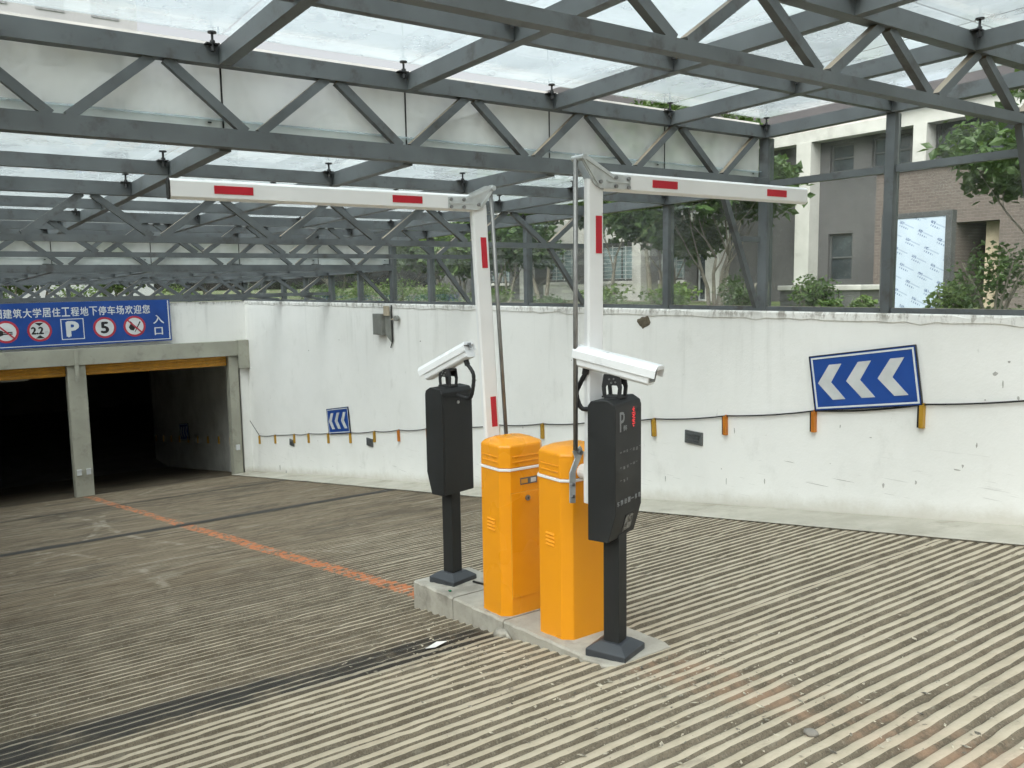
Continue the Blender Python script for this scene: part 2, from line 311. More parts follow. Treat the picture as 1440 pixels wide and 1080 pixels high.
# ------------------------------------------------------------------ mesh helpers
class MB:
    def __init__(s): s.v = []; s.f = []; s.mi = []
    def add(s, vs, fs, mi=0):
        k = len(s.v); s.v += [tuple(x) for x in vs]; s.f += [tuple(i+k for i in f) for f in fs]; s.mi += [mi]*len(fs); return s
    def box(s, x0, x1, y0, y1, z0, z1, mi=0, top=None):
        x0, x1 = sorted((x0, x1)); y0, y1 = sorted((y0, y1)); z0, z1 = sorted((z0, z1))
        vs = [(x0,y0,z0),(x1,y0,z0),(x1,y1,z0),(x0,y1,z0),(x0,y0,z1),(x1,y0,z1),(x1,y1,z1),(x0,y1,z1)]
        fs = [(0,3,2,1),(4,5,6,7),(0,1,5,4),(1,2,6,5),(2,3,7,6),(3,0,4,7)]
        s.add(vs, fs, mi)
        if top is not None: s.mi[-5] = top
        return s
    def bar(s, p0, p1, wd, ht, side=(1, 0, 0)):
        """square bar from p0 to p1; wd along 'side', ht across"""
        p0 = Vector(p0); p1 = Vector(p1); d = (p1-p0).normalized(); a = Vector(side); a = (a-d*a.dot(d)).normalized(); b = d.cross(a)
        vs = []
        for p in (p0, p1):
            for i, j in ((-1,-1),(1,-1),(1,1),(-1,1)): vs.append(p+a*(wd/2*i)+b*(ht/2*j))
        return s.add(vs, [(0,1,2,3),(7,6,5,4),(0,4,5,1),(1,5,6,2),(2,6,7,3),(3,7,4,0)])
    def tube(s, pts, rad, n=8, caps=True):
        pts = [Vector(p) for p in pts]; rs = rad if isinstance(rad, (list, tuple)) else [rad]*len(pts)
        vs = []; fs = []; prev = None
        for i, p in enumerate(pts):
            d = (pts[min(i+1, len(pts)-1)]-pts[max(i-1, 0)]).normalized()
            if prev is None:
                a = Vector((0, 0, 1)) if abs(d.z) < .9 else Vector((1, 0, 0)); a = (a-d*a.dot(d)).normalized()
            else: a = (prev-d*prev.dot(d)).normalized()
            prev = a; b = d.cross(a)
            for k in range(n):
                t = 2*math.pi*k/n; vs.append(p+(a*math.cos(t)+b*math.sin(t))*rs[i])
        for i in range(len(pts)-1):
            for k in range(n):
                fs.append((i*n+k, i*n+(k+1) % n, (i+1)*n+(k+1) % n, (i+1)*n+k))
        if caps: fs.append(tuple(reversed(range(n)))); fs.append(tuple(range((len(pts)-1)*n, len(pts)*n)))
        return s.add(vs, fs)
    def prism(s, poly, axis, a0, a1, mi=0):
        """polygon in the two remaining axes (cyclic order), extruded along axis from a0 to a1"""
        n = len(poly); vs = []
        for a in (a0, a1):
            for p, q in poly: vs.append({'x': (a, p, q), 'y': (p, a, q), 'z': (p, q, a)}[axis])
        fs = [tuple(range(n)), tuple(reversed(range(n, 2*n)))]+[(i, i+n, (i+1) % n+n, (i+1) % n) for i in range(n)]
        return s.add(vs, fs, mi)
    def loft(s, rings, cap=True):
        n = len(rings[0]); vs = [p for r in rings for p in r]; fs = []
        for i in range(len(rings)-1):
            for k in range(n): fs.append((i*n+k, i*n+(k+1) % n, (i+1)*n+(k+1) % n, (i+1)*n+k))
        if cap: fs.append(tuple(reversed(range(n)))); fs.append(tuple(range((len(rings)-1)*n, len(rings)*n)))
        return s.add(vs, fs)
    def xform(s, mat, start=0):
        for i in range(start, len(s.v)): s.v[i] = tuple(mat @ Vector(s.v[i]))
        return s
    def mesh(s, name, mats, smooth=False):
        me = bpy.data.meshes.new(name); me.from_pydata(s.v, [], s.f)
        for m in (mats if isinstance(mats, (list, tuple)) else [mats]): me.materials.append(m)
        if any(s.mi): me.polygons.foreach_set('material_index', s.mi)
        if smooth: me.polygons.foreach_set('use_smooth', [True]*len(s.f))
        me.update()
        import bmesh
        bm = bmesh.new(); bm.from_mesh(me); bmesh.ops.recalc_face_normals(bm, faces=bm.faces); bm.to_mesh(me); bm.free()
        return me
    def build(s, name, mats, parent=None, smooth=False, bevel=0, auto=None):
        ob = bpy.data.objects.new(name, s.mesh(name, mats, smooth or auto is not None)); COL.objects.link(ob)
        if parent: ob.parent = parent
        if bevel:
            b = ob.modifiers.new('bevel', 'BEVEL'); b.width = bevel; b.segments = 2; b.limit_method = 'ANGLE'; b.angle_limit = R(30)
            for p in ob.data.polygons: p.use_smooth = True
            ob.modifiers.new('wn', 'WEIGHTED_NORMAL')
        elif auto is not None:
            try: ob.data.set_sharp_from_angle(angle=R(auto))
            except Exception: pass
        return ob
def link(name, me, parent=None, loc=None, rot=None):
    o = bpy.data.objects.new(name, me); COL.objects.link(o)
    if parent: o.parent = parent
    if loc is not None: o.location = loc
    if rot is not None: o.rotation_euler = rot
    return o
def tag(o, label, cat, group=None):
    o['label'] = label; o['category'] = cat
    if group: o['group'] = group
    return o
def thing(name, label, cat, loc=(0, 0, 0), rot=(0, 0, 0), group=None):
    o = bpy.data.objects.new(name, None); COL.objects.link(o); o.location = loc; o.rotation_euler = rot; o.empty_display_size = .1
    return tag(o, label, cat, group)
def struct(o): o['kind'] = 'structure'; return o
def text_mesh(body, size, bold=0.0, depth=.0015):
    """flat lettering centred on the origin in the local xy plane"""
    c = bpy.data.curves.new('t', 'FONT'); c.body = body; c.size = size; c.offset = bold; c.extrude = depth; c.resolution_u = 3
    c.align_x = 'CENTER'; c.align_y = 'CENTER'
    o = bpy.data.objects.new('t', c); COL.objects.link(o)
    bpy.context.view_layer.update()
    me = bpy.data.meshes.new_from_object(o.evaluated_get(bpy.context.evaluated_depsgraph_get()))
    bpy.data.objects.remove(o); bpy.data.curves.remove(c)
    xs = [v.co.x for v in me.vertices]; ys = [v.co.y for v in me.vertices]
    if xs:
        ox, oy = (min(xs)+max(xs))/2, (min(ys)+max(ys))/2
        for v in me.vertices: v.co.x -= ox; v.co.y -= oy
    return me
def lettering(name, body, size, mat, parent, mat4, bold=0.0, wh=None):
    me = text_mesh(body, size, 0.0)
    if bold:
        base_v = [v.co.copy() for v in me.vertices]; base_f = [tuple(p.vertices) for p in me.polygons]; vs = []; fs = []
        for i, (dx, dy) in enumerate(((0, 0), (-bold, 0), (bold, 0), (0, -bold*.7), (0, bold*.7))):
            k = len(vs); vs += [(v.x+dx, v.y+dy, v.z-.00035*i) for v in base_v]; fs += [tuple(j+k for j in f) for f in base_f]
        me = bpy.data.meshes.new(name); me.from_pydata(vs, [], fs); me.update()
    me.materials.clear(); me.materials.append(mat)
    if wh and len(me.vertices):
        xs = [v.co.x for v in me.vertices]; ys = [v.co.y for v in me.vertices]
        sx, sy = wh[0]/max(1e-6, max(xs)-min(xs)), wh[1]/max(1e-6, max(ys)-min(ys))
        for v in me.vertices: v.co.x *= sx; v.co.y *= sy
    o = link(name, me, parent); o.matrix_local = mat4; return o
def frame4(o, ex, ey, ez=None):
    ex = Vector(ex); ey = Vector(ey); ez = Vector(ez) if ez else ex.cross(ey); o = Vector(o)
    return Matrix(((ex.x, ey.x, ez.x, o.x), (ex.y, ey.y, ez.y, o.y), (ex.z, ey.z, ez.z, o.z), (0, 0, 0, 1)))

YR, YL = -7.07, 0.87             # inner faces of the two side walls
ZW = 1.24                        # top of the side walls
XP = 21.6                        # portal wall
GZ = 0.95                        # lawn level outside
rz = lambda x: -SL*x             # ramp surface (rib tops)
TH = math.atan(SL)
# ------------------------------------------------------------------ ground, ramp
g = MB()
hx0, hx1, hy0, hy1 = -6.6, XP+.35, YR-.28, YL+.28
for (a, b, c, d) in ((-150, hx0, -200, 200), (hx1, 300, -200, 200), (hx0, hx1, -200, hy0), (hx0, hx1, hy1, 200)):
    g.add([(a, c, GZ), (b, c, GZ), (b, d, GZ), (a, d, GZ)], [(0, 1, 2, 3)])
struct(g.build('ground', M['ground']))
RH = .013
b = MB()
xs = [-6.6+i*.6 for i in range(62)]
for i in range(len(xs)-1):
    x0, x1 = xs[i], xs[i+1]
    if x1 > 30.5: break
    b.add([(x0, YR, rz(x0)-RH), (x1, YR, rz(x1)-RH), (x1, YL, rz(x1)-RH), (x0, YL, rz(x0)-RH)], [(0, 1, 2, 3)])
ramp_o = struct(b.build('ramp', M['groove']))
KY = -6.54
def rib_mesh(seed, wd, h, y0, y1, jit, lk=0.0):
    """one cast rib: clean top, flanks in the darker groove material; wd = width of the flat top"""
    q = random.Random(seed); n = 170; vs = []; fs = []; mi = []
    e0 = e1 = 0; eh = 0; broke = 0
    for i in range(n+1):
        y = y0+(y1-y0)*i/n
        e0 += q.gauss(0, jit); e1 += q.gauss(0, jit); e0 *= .82; e1 *= .82; eh = eh*.8+q.gauss(0, h*.07); w0 = .0022*math.sin(y*2.1+seed)+.0012*math.sin(y*5.3+seed*1.7); sm = min(1, max(0, (y+3.5)/.5)); ww = wd*(1-lk*sm)
        if broke > 0: broke -= 1
        elif q.random() < .010: broke = q.randint(1, 3)
        hh = h+eh-(h*.6 if broke else 0)
        a, c = -ww/2+e0+w0+(.006 if broke else 0), ww/2+e1+w0
        vs += [(a-.017, y, -.003), (a-.006, y, hh*.62), (a+.004, y, hh), (c-.004, y, hh-.001), (c+.005, y, hh*.62), (c+.014, y, -.003)]
        if i:
            k = (i-1)*6
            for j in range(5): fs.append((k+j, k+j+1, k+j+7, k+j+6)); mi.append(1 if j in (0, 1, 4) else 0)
    mb = MB(); mb.v = vs; mb.f = fs; mb.mi = mi
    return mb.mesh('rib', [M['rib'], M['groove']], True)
wide = [rib_mesh(10+i, .052, RH, KY, YL, .0019) for i in range(7)]
midw = [rib_mesh(30+i, .042, RH, KY, YL, .0020, .42) for i in range(7)]
narrow = [rib_mesh(50+i, .033, RH*.9, KY, YL, .0022, .35) for i in range(8)]
worn = [rib_mesh(70+i, .030, RH*.7, KY, YL, .0032) for i in range(8)]
x = .2; i = 0; JOINTS = ((12.78, .14), (17.85, .07), (21.84, .05))
while x < 21.5:
    if not any(abs(x-jx) < jw+.03 for jx, jw in JOINTS):
        pool = wide if x < 4.35 else midw if x < 5.9 else narrow if x < 9 else worn
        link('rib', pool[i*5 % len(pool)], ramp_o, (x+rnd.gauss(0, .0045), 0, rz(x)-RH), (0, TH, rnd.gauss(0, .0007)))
    x += .089; i += 1
m_, t_, o_ = newmat('joint_filler'); bsdf(t_, o_, mixc(t_, noise(t_, pos(t_), 9, 6), (.020, .018, .016), (.055, .048, .04)), .8); M['joint'] = m_
for jx, jw in JOINTS:
    q = MB(); n = 40; vs = []; fs = []
    for k in range(n+1):
        y = KY+(YL-KY)*k/n; a = jx-jw+rnd.gauss(0, .02); c = jx+jw+rnd.gauss(0, .02)
        vs += [(a, y, rz(a)-RH+.006), (c, y, rz(c)-RH+.006)]
        if k: fs.append((2*k-2, 2*k-1, 2*k+1, 2*k))
    q.add(vs, fs).build('expansion_joint', M['joint'], ramp_o)
# smooth strip along the foot of the right wall
k = MB(); n = 60
prof = [(YR, .035), (KY+.03, .012), (KY, .006), (KY, -.03)]
rings = []
for i in range(n+1):
    x = -6.0+(XP+6.0)*i/n
    rings.append([(x, y+(rnd.gauss(0, .004) if 0 < j < 4 else 0), rz(x)+h) for j, (y, h) in enumerate(prof)])
k.loft(rings, False)
struct(k.build('pavement_strip', M['kerb'], None, auto=40))

# ------------------------------------------------------------------ side walls
def side_wall(yi, yo, label):
    q = MB(); n = 56
    for (xa, xb) in ((-6.6, XP),):
        pts = []
        poly = [(xa, rz(xa)-.3), (xb, rz(xb)-.3), (xb, ZW), (xa, ZW)]
        q.prism(poly, 'y', yi, yo)
    o = q.build('retaining_wall', M['wall'])
    return tag(o, label, 'wall')
wall_r = side_wall(YR, YR-.28, 'long white painted retaining wall on the right of the ramp, under the glazing')
wall_l = side_wall(YL, YL+.28, 'white painted retaining wall on the left of the ramp, out of view')
# rough coping strip with broken render
q = MB(); n = 150; rings = []
for i in range(n+1):
    x = 1.5+(XP-1.5)*i/n; j = rnd.gauss(0, .008); j2 = rnd.gauss(0, .007)
    rings.append([(x, YR+.002, ZW-.075+j), (x, YR+.010, ZW-.068+j), (x, YR+.012, ZW-.012+j2), (x, YR+.003, ZW+.004)])
q.loft(rings, False); q.build('coping_edge', M['wall'], wall_r)
# broken hole below the post
q = MB(); n = 18; ring0 = []; ring1 = []; rc = []
for i in range(n):
    a = 2*math.pi*i/n; r1 = 1+rnd.uniform(-.22, .22)
    ring0.append((7.26+.098*r1*math.cos(a), YR+.003, 1.085+.075*r1*math.sin(a)))
    ring1.append((7.255+.06*r1*math.cos(a), YR+.001, 1.085+.045*r1*math.sin(a)))
q.loft([ring0, [(p[0], YR+.009, p[2]) for p in ring1]]); q.build('broken_hole', M['groove'], wall_r)

# paint chips and scrapes that show the grey render
M['chip'] = m_concrete('bare_render', (.36, .35, .325), (.50, .49, .46), 20)
qc = random.Random(44)
CH = [(3.28, .78, .035, .03), (3.22, .70, .012, .05), (3.18, .88, .018, .014), (3.10, .60, .016, .03), (3.35, .56, .010, .012), (3.02, .42, .022, .02), (3.55, -.05, .05, .012), (3.4, .18, .01, .03), (4.6, -.33, .20, .005), (4.9, -.42, .26, .005), (5.2, -.25, .10, .004), (5.9, -.02, .012, .05),
      (6.0, -.60, .008, .06), (6.9, -.72, .010, .06), (5.5, -.50, .012, .05), (4.2, -.30, .02, .04), (3.9, -.22, .016, .03), (19.6, -2.72, .05, .12), (19.2, -2.78, .06, .10), (19.45, -2.9, .05, .06), (8.6, .55, .015, .02), (12.6, .62, .03, .02), (10.9, .1, .02, .015), (15.9, .5, .03, .02), (17.5, .2, .03, .03)]
CH += [(qc.uniform(2.6, 21), None, qc.uniform(.006, .02), qc.uniform(.006, .03)) for _ in range(22)]
for (cx, cz, rw, rh) in CH:
    rw *= .7; rh *= .7
    if cz is None: cz = rz(cx)+qc.uniform(.1, 1.0)**1.4*1.3
    n = 9; pl_ = []
    for k in range(n):
        a = 2*math.pi*k/n; r1 = qc.uniform(.6, 1.15); pl_.append((cx+rw*r1*math.cos(a), cz+rh*r1*math.sin(a)-SL*rw*math.cos(a)*.0))
    MB().prism(pl_, 'y', YR-.001, YR+.0015).build('paint_chip', M['chip'], wall_r)

# ------------------------------------------------------------------ glass canopy
PX = 1.335
def XN(n): return 5.587+(n-2)*PX
def zu(x, lvl): return (2.94+.017*(5.587-x), 2.404-.016*(x-6.92), 1.822-.016*(x-13.6))[lvl]
BD = .115                        # depth of the roof beams
canopy = thing('glass_canopy', 'stepped grey steel and glass canopy of trusses over the garage ramp', 'canopy')
YC = -3.1
RY = [YC+k*1.327 for k in range(-3, 4)]          # rafters
N0 = -3
def truss(n, lvl, step=False, zb=None, tie=False):
    x = XN(n); t = bpy.data.objects.new('truss', None); COL.objects.link(t); t.parent = canopy; t.location = (x, YC, zu(x, lvl))
    z0 = zu(x, lvl); o = (x, YC, z0)
    def bld(mb, nm, mat='steel'):
        for i, v in enumerate(mb.v): mb.v[i] = (v[0]-o[0], v[1]-o[1], v[2]-o[2])
        return mb.build(nm, M[mat], t)
    bld(MB().box(x-.045, x+.045, YR-.02, YL+.02, z0, z0+BD), 'top_chord')
    zb0, zb1 = zb
    wd = .055 if step else .035
    bld(MB().box(x-wd, x+wd, YR-.02, YL+.02, zb0, zb1), 'bottom_chord')
    nodes = [-3.06+1.12*k for k in range(-3, 4)]
    for yb in nodes:
        for s in (-1, 1):
            yt = yb+s*.52
            if yt < YR+.05: yt = YR+.05
            if yt > YL-.05: yt = YL-.05
            p0 = Vector((x, yb+s*.045, zb1-.004)); p1 = Vector((x, yt, z0+.004))
            bld(MB().bar(p0, p1, .05, .058), 'diagonal')
    for s, yw in ((-1, YR), (1, YL)):
        yb = nodes[0] if s < 0 else nodes[-1]
        if zb0 > ZW+.1: bld(MB().bar((x, yb+s*.03, zb0+.01), (x, yw-s*.075, ZW+.045), .05, .055), 'brace')
        if tie: bld(MB().box(x-.02, x+.02, yw-s*.32, yw-s*.05, 1.93, 1.98), 'tie')
    return t
truss(0, 0, zb=(2.603, 2.668)); truss(-2, 0, zb=(2.64, 2.705))
truss(2, 0, True, zb=(2.44, 2.553), tie=True)
truss(4, 1, zb=(1.975, 2.035)); truss(6, 1, zb=(1.937, 1.997))
truss(8, 1, True, zb=(1.818, 1.922))
truss(10, 2, zb=(1.39, 1.45)); truss(12, 2, zb=(1.345, 1.405)); truss(14, 2, zb=(1.255, 1.315))
SECT = ((N0, 2, 0), (2, 8, 1), (8, 14, 2))
pane_cache = {}
def roof_pane(lx, ly):
    key = (round(lx, 3), round(ly, 3))
    if key not in pane_cache:
        pane_cache[key] = MB().box(-lx/2, lx/2, -ly/2, ly/2, -.005, .005, 1, top=0).mesh('roof_pane', [M['roof_top'], M['roof_low']])
    return pane_cache[key]
# clamp: disc under the glass, stem, angle plate, bolt
cm = MB(); cm.tube([(0, 0, .087), (0, 0, .097)], .027, 10); cm.tube([(0, 0, -.02), (0, 0, .09)], .008, 8)
cm.box(-.012, .090, -.038, .040, .022, .030); cm.tube([(0, 0, -.02), (0, 0, .004)], .016, 6); cm.tube([(0, 0, .030), (0, 0, .044)], .016, 6)
clamp_me = cm.mesh('pane_clamp', M['black_metal'])
for (na, nb, lvl) in SECT:
    xa, xb = XN(na), XN(nb)
    for ry in RY:
        edge = ry in (RY[0], RY[-1])
        p0 = (xa+.046, ry, zu(xa+.046, lvl)+BD/2-.001); p1 = (xb-.046, ry, zu(xb-.046, lvl)+BD/2-.001)
        MB().bar(p0, p1, .09 if edge else .075, BD-.004, (0, 1, 0)).build('eave_beam' if edge else 'rafter', M['steel_plain'], canopy)
    for n in range(na, nb+1):
        x = XN(n)
        if n % 2:
            for j in range(6):
                MB().box(x-.03, x+.03, RY[j]+.046, RY[j+1]-.046, zu(x, lvl)+.012, zu(x, lvl)+BD-.006).build('purlin', M['steel_plain'], canopy)
        for j, ry in enumerate(RY):
            for sx in ((-1,) if n != na else (1,)):
                if j == 6: continue
                link('pane_clamp', clamp_me, canopy, (x+sx*.085 if n % 2 == 0 else x+sx*.07, ry+.085, zu(x, lvl)+BD-.03), (0, 0, 0 if sx < 0 else math.pi))
    for n in range(na, nb):
        xm = (XN(n)+XN(n+1))/2
        for j in range(6):
            o = link('roof_pane', roof_pane(PX-.012, 1.327-.012), canopy, (xm, (RY[j]+RY[j+1])/2, zu(xm, lvl)+BD+.075))
            o.rotation_euler = (0, .0165, 0)
# vertical glass of the two steps
for n, z0, z1 in ((2, 2.50, 3.10), (8, 1.87, 2.455)):
    for j in range(6):
        MB().box(XN(n)+.062, XN(n)+.074, RY[j]+.006, RY[j+1]-.006, z0, z1).build('step_pane', M['step_frost'], canopy)
    for j in range(1, 6):
        MB().box(XN(n)+.060, XN(n)+.076, RY[j]-.0055, RY[j]+.0055, z0, z1).build('joint_seal', M['rubber'], canopy)
# end glazing over the portal
for j in range(6):
    MB().box(XN(14)+.062, XN(14)+.072, RY[j]+.006, RY[j+1]-.006, 1.26, zu(XN(14), 2)+.1).build('end_pane', M['clear'], canopy)
for j in range(7):
    MB().box(XN(14)+.05, XN(14)+.10, RY[j]-.04, RY[j]+.04, ZW, zu(XN(14), 2)).build('end_post', M['steel_plain'], canopy)
# side glazing: posts, rails, panes
for side, yw in ((-1, YR-.045), (1, YL+.045)):
    for (na, nb, lvl) in SECT:
        for n in range(na, nb+1):
            x = XN(n)
            if n == na and lvl > 0: continue
            l = lvl
            hw = .052 if n % 2 == 0 else .042
            MB().box(x-hw, x+hw, yw-.05, yw+.045, ZW+.002, zu(x, l)-.001).build('post', M['steel_plain'], canopy)
            if n > na or lvl > 0: pass
        for n in range(na, nb):
            x0, x1 = XN(n)+.055, XN(n+1)-.055
            MB().box(x0, x1, yw-.04, yw+.035, ZW+.004, ZW+.050).build('sill_rail', M['steel'], canopy)
            zt = min(zu(x0, lvl), zu(x1, lvl))
            if lvl == 0:
                MB().box(x0, x1, yw-.03, yw+.03, 2.462, 2.525).build('transom', M['steel'], canopy)
                MB().box(x0, x1, yw-.006, yw+.006, 2.527, zt-.004).build('side_pane', M['clear'], canopy)
                MB().box(x0, x1, yw-.006, yw+.006, ZW+.052, 2.46).build('side_pane', M['clear'], canopy)
            else:
                MB().box(x0, x1, yw-.006, yw+.006, ZW+.052, zt-.004).build('side_pane', M['clear'], canopy)

# ------------------------------------------------------------------ garage portal and the dark garage behind it
portal = thing('garage_entrance', 'two-bay garage entrance with grey-green frame and rolled-up orange shutters', 'entrance', (XP, YC, rz(XP)))
def P(mb, nm, mat, par=None, **kw):
    par = par or portal
    o = mb.build(nm, M[mat] if isinstance(mat, str) else mat, par, **kw)
    mw = Matrix.Translation(portal.location) if par is portal else Matrix.Translation(portal.location)
    o.matrix_parent_inverse = mw.inverted(); return o
X0 = XP
P(MB().box(X0, X0+.35, YR, YL, .20, ZW), 'upper_wall', 'wall')
# pilaster and jambs
zb = rz(X0)-.3
P(MB().box(X0-.02, X0+.35, -6.86, YR, zb, .2), 'pilaster', 'wall')
P(MB().box(X0-.02, X0+.35, .66, YL, zb, .2), 'pilaster', 'wall')
P(MB().box(X0-.07, X0+.2, -6.575, -6.80, zb, -.13), 'jamb', 'portal')
P(MB().box(X0-.07, X0+.2, .375, .60, zb, -.13), 'jamb', 'portal')
colm = P(MB().box(X0-.09, X0+.3, -2.935, -3.315, zb, -.13), 'column', 'portal', bevel=.006)
for yy in (-3.02, -3.215):
    sb = P(MB().box(X0-.15, X0-.092, yy-.045, yy+.045, -2.66, -2.53).box(X0-.165, X0-.151, yy-.055, yy+.055, -2.545, -2.525), 'switch_box', 'sign_white', None)
P(MB().box(X0-.13, X0-.071, -6.64, -6.73, -2.53, -2.40), 'switch_box', 'sign_white')
P(MB().box(X0-.14, X0+.25, YR+.2, YL-.2, -.125, .25), 'lintel', 'portal', bevel=.008)
P(MB().box(X0-.19, X0+.2, -6.80, -7.068, -.45, .262), 'lintel_end_box', 'portal', bevel=.008)
P(MB().box(X0-.19, X0+.2, .60, .868, -.45, .262), 'lintel_end_box', 'portal', bevel=.008)
P(MB().box(X0-.175, X0-.142, -3.085, -3.165, -.50, .245), 'bracket', 'portal')
for (ya, yb) in ((-3.33, -6.56), (-2.92, .36)):
    sh = bpy.data.objects.new('shutter', None); COL.objects.link(sh); sh.parent = portal; sh.location = (.1, (ya+yb)/2-YC, -.25-rz(XP))
    off = Vector((XP+.1, (ya+yb)/2, -.25))
    for k in range(3):
        mb = MB(); z1 = -.128-k*.085; z0 = z1-.081; ln = abs(ya-yb)
        mb.prism([(-.01, z0+.25), (.02, z0+.25), (.02, z1+.25), (-.01, z1+.25), (-.026, (z0+z1)/2+.25)], 'y', -ln/2, ln/2)
        mb.build('slat', M['shutter'], sh)
# interior
def I(mb, nm, mat): return P(mb, nm, mat)
I(MB().prism([(X0+.36, rz(X0+.36)-.4), (32.0, rz(30.5)-.4), (32.0, -.06), (X0+.36, -.06)], 'y', YR+.12, YR-.2), 'inner_side_wall', 'inner_wall')
I(MB().prism([(X0+.36, rz(X0+.36)-.4), (32.0, rz(30.5)-.4), (32.0, -.06), (X0+.36, -.06)], 'y', YL-.12, YL+.2), 'inner_side_wall', 'inner_wall')
I(MB().box(X0+.352, 48, -20, 12, -.05, .15), 'inner_ceiling', 'dark_conc')
I(MB().box(30.0, 48, -20, 12, rz(30.0)-.35, rz(30.0)-.02), 'inner_floor', 'dark_conc')
I(MB().box(48, 48.2, -20, 12, -5, .1), 'inner_back_wall', 'dark_conc')
I(MB().box(32, 48, -20.2, -20, -5, .1), 'inner_back_wall', 'dark_conc'); I(MB().box(32, 48, 12, 12.2, -5, .1), 'inner_back_wall', 'dark_conc')
I(MB().box(31.8, 32.0, -20, YR+.121, -5, -.051), 'inner_back_wall', 'dark_conc'); I(MB().box(31.8, 32.0, YL-.121, 12, -5, -.051), 'inner_back_wall', 'dark_conc')
I(MB().box(X0+.36, X0+.62, YR+.2, YL-.2, -.3, -.051), 'shutter_housing', 'dark_conc')
I(MB().box(X0+.2, X0+.30, -2.2, -1.55, -.43, -.36), 'lamp_body', 'jbox')

# ------------------------------------------------------------------ the big blue sign over the entrance
SX = XP-.09
sign = thing('entrance_sign', 'long blue parking garage sign with white Chinese lettering and round pictograms', 'sign', (SX, -3.0, .81), (R(-.45), 0, 0))
sy1, sy0 = -5.235, -.80          # right end, left end (out of view)
def sf(y, z, dx=0.0): return frame4((-.028-dx, y+3.0, z-.81), (0, -1, 0), (0, 0, 1))
MB().box(-.025, .02, sy1+3.0, sy0+3.0, -.49, .50).build('panel', M['sign_blue'], sign, bevel=.004)
bo = MB()
for (a, c, d, e) in ((sy1+.035, sy0-.035, 1.262, 1.278), (sy1+.035, sy0-.035, .352, .368)): pass
bo.box(-.029, -.024, sy1+3.03, sy0+2.97, -.455, -.437); bo.box(-.029, -.024, sy1+3.03, sy1+3.055, -.437, .47)
bo.build('border', M['sign_white'], sign)
head = '沈阳建筑大学居住工程地下停车场欢迎您'
y_last = -4.695; pitch_ = .1893
yy = y_last
for ch in reversed(head):
    if yy > sy0-.1: break
    lettering('character', ch, .2, M['sign_white'], sign, sf(yy, 1.09), .0042, (.170, .205)); yy += pitch_
def disc(y, z, r, mat, dx, r_in=0.0, n=36):
    mb = MB()
    if r_in:
        o = [(-dx-.0265, y+3.0+r*math.cos(2*math.pi*k/n), z-.81+r*math.sin(2*math.pi*k/n)) for k in range(n)]
        i_ = [(-dx-.0265, y+3.0+r_in*math.cos(2*math.pi*k/n), z-.81+r_in*math.sin(2*math.pi*k/n)) for k in range(n)]
        mb.add(o+i_, [(k, (k+1) % n, n+(k+1) % n, n+k) for k in range(n)])
    else:
        mb.prism([(y+3.0+r*math.cos(2*math.pi*k/n), z-.81+r*math.sin(2*math.pi*k/n)) for k in range(n)], 'x', -dx-.0265, -.024)
    return mb
def flat(polys, dx):
    mb = MB()
    for pl in polys: mb.prism([(y+3.0, z-.81) for y, z in pl], 'x', -dx-.0265, -.024)
    return mb
ICZ = .70
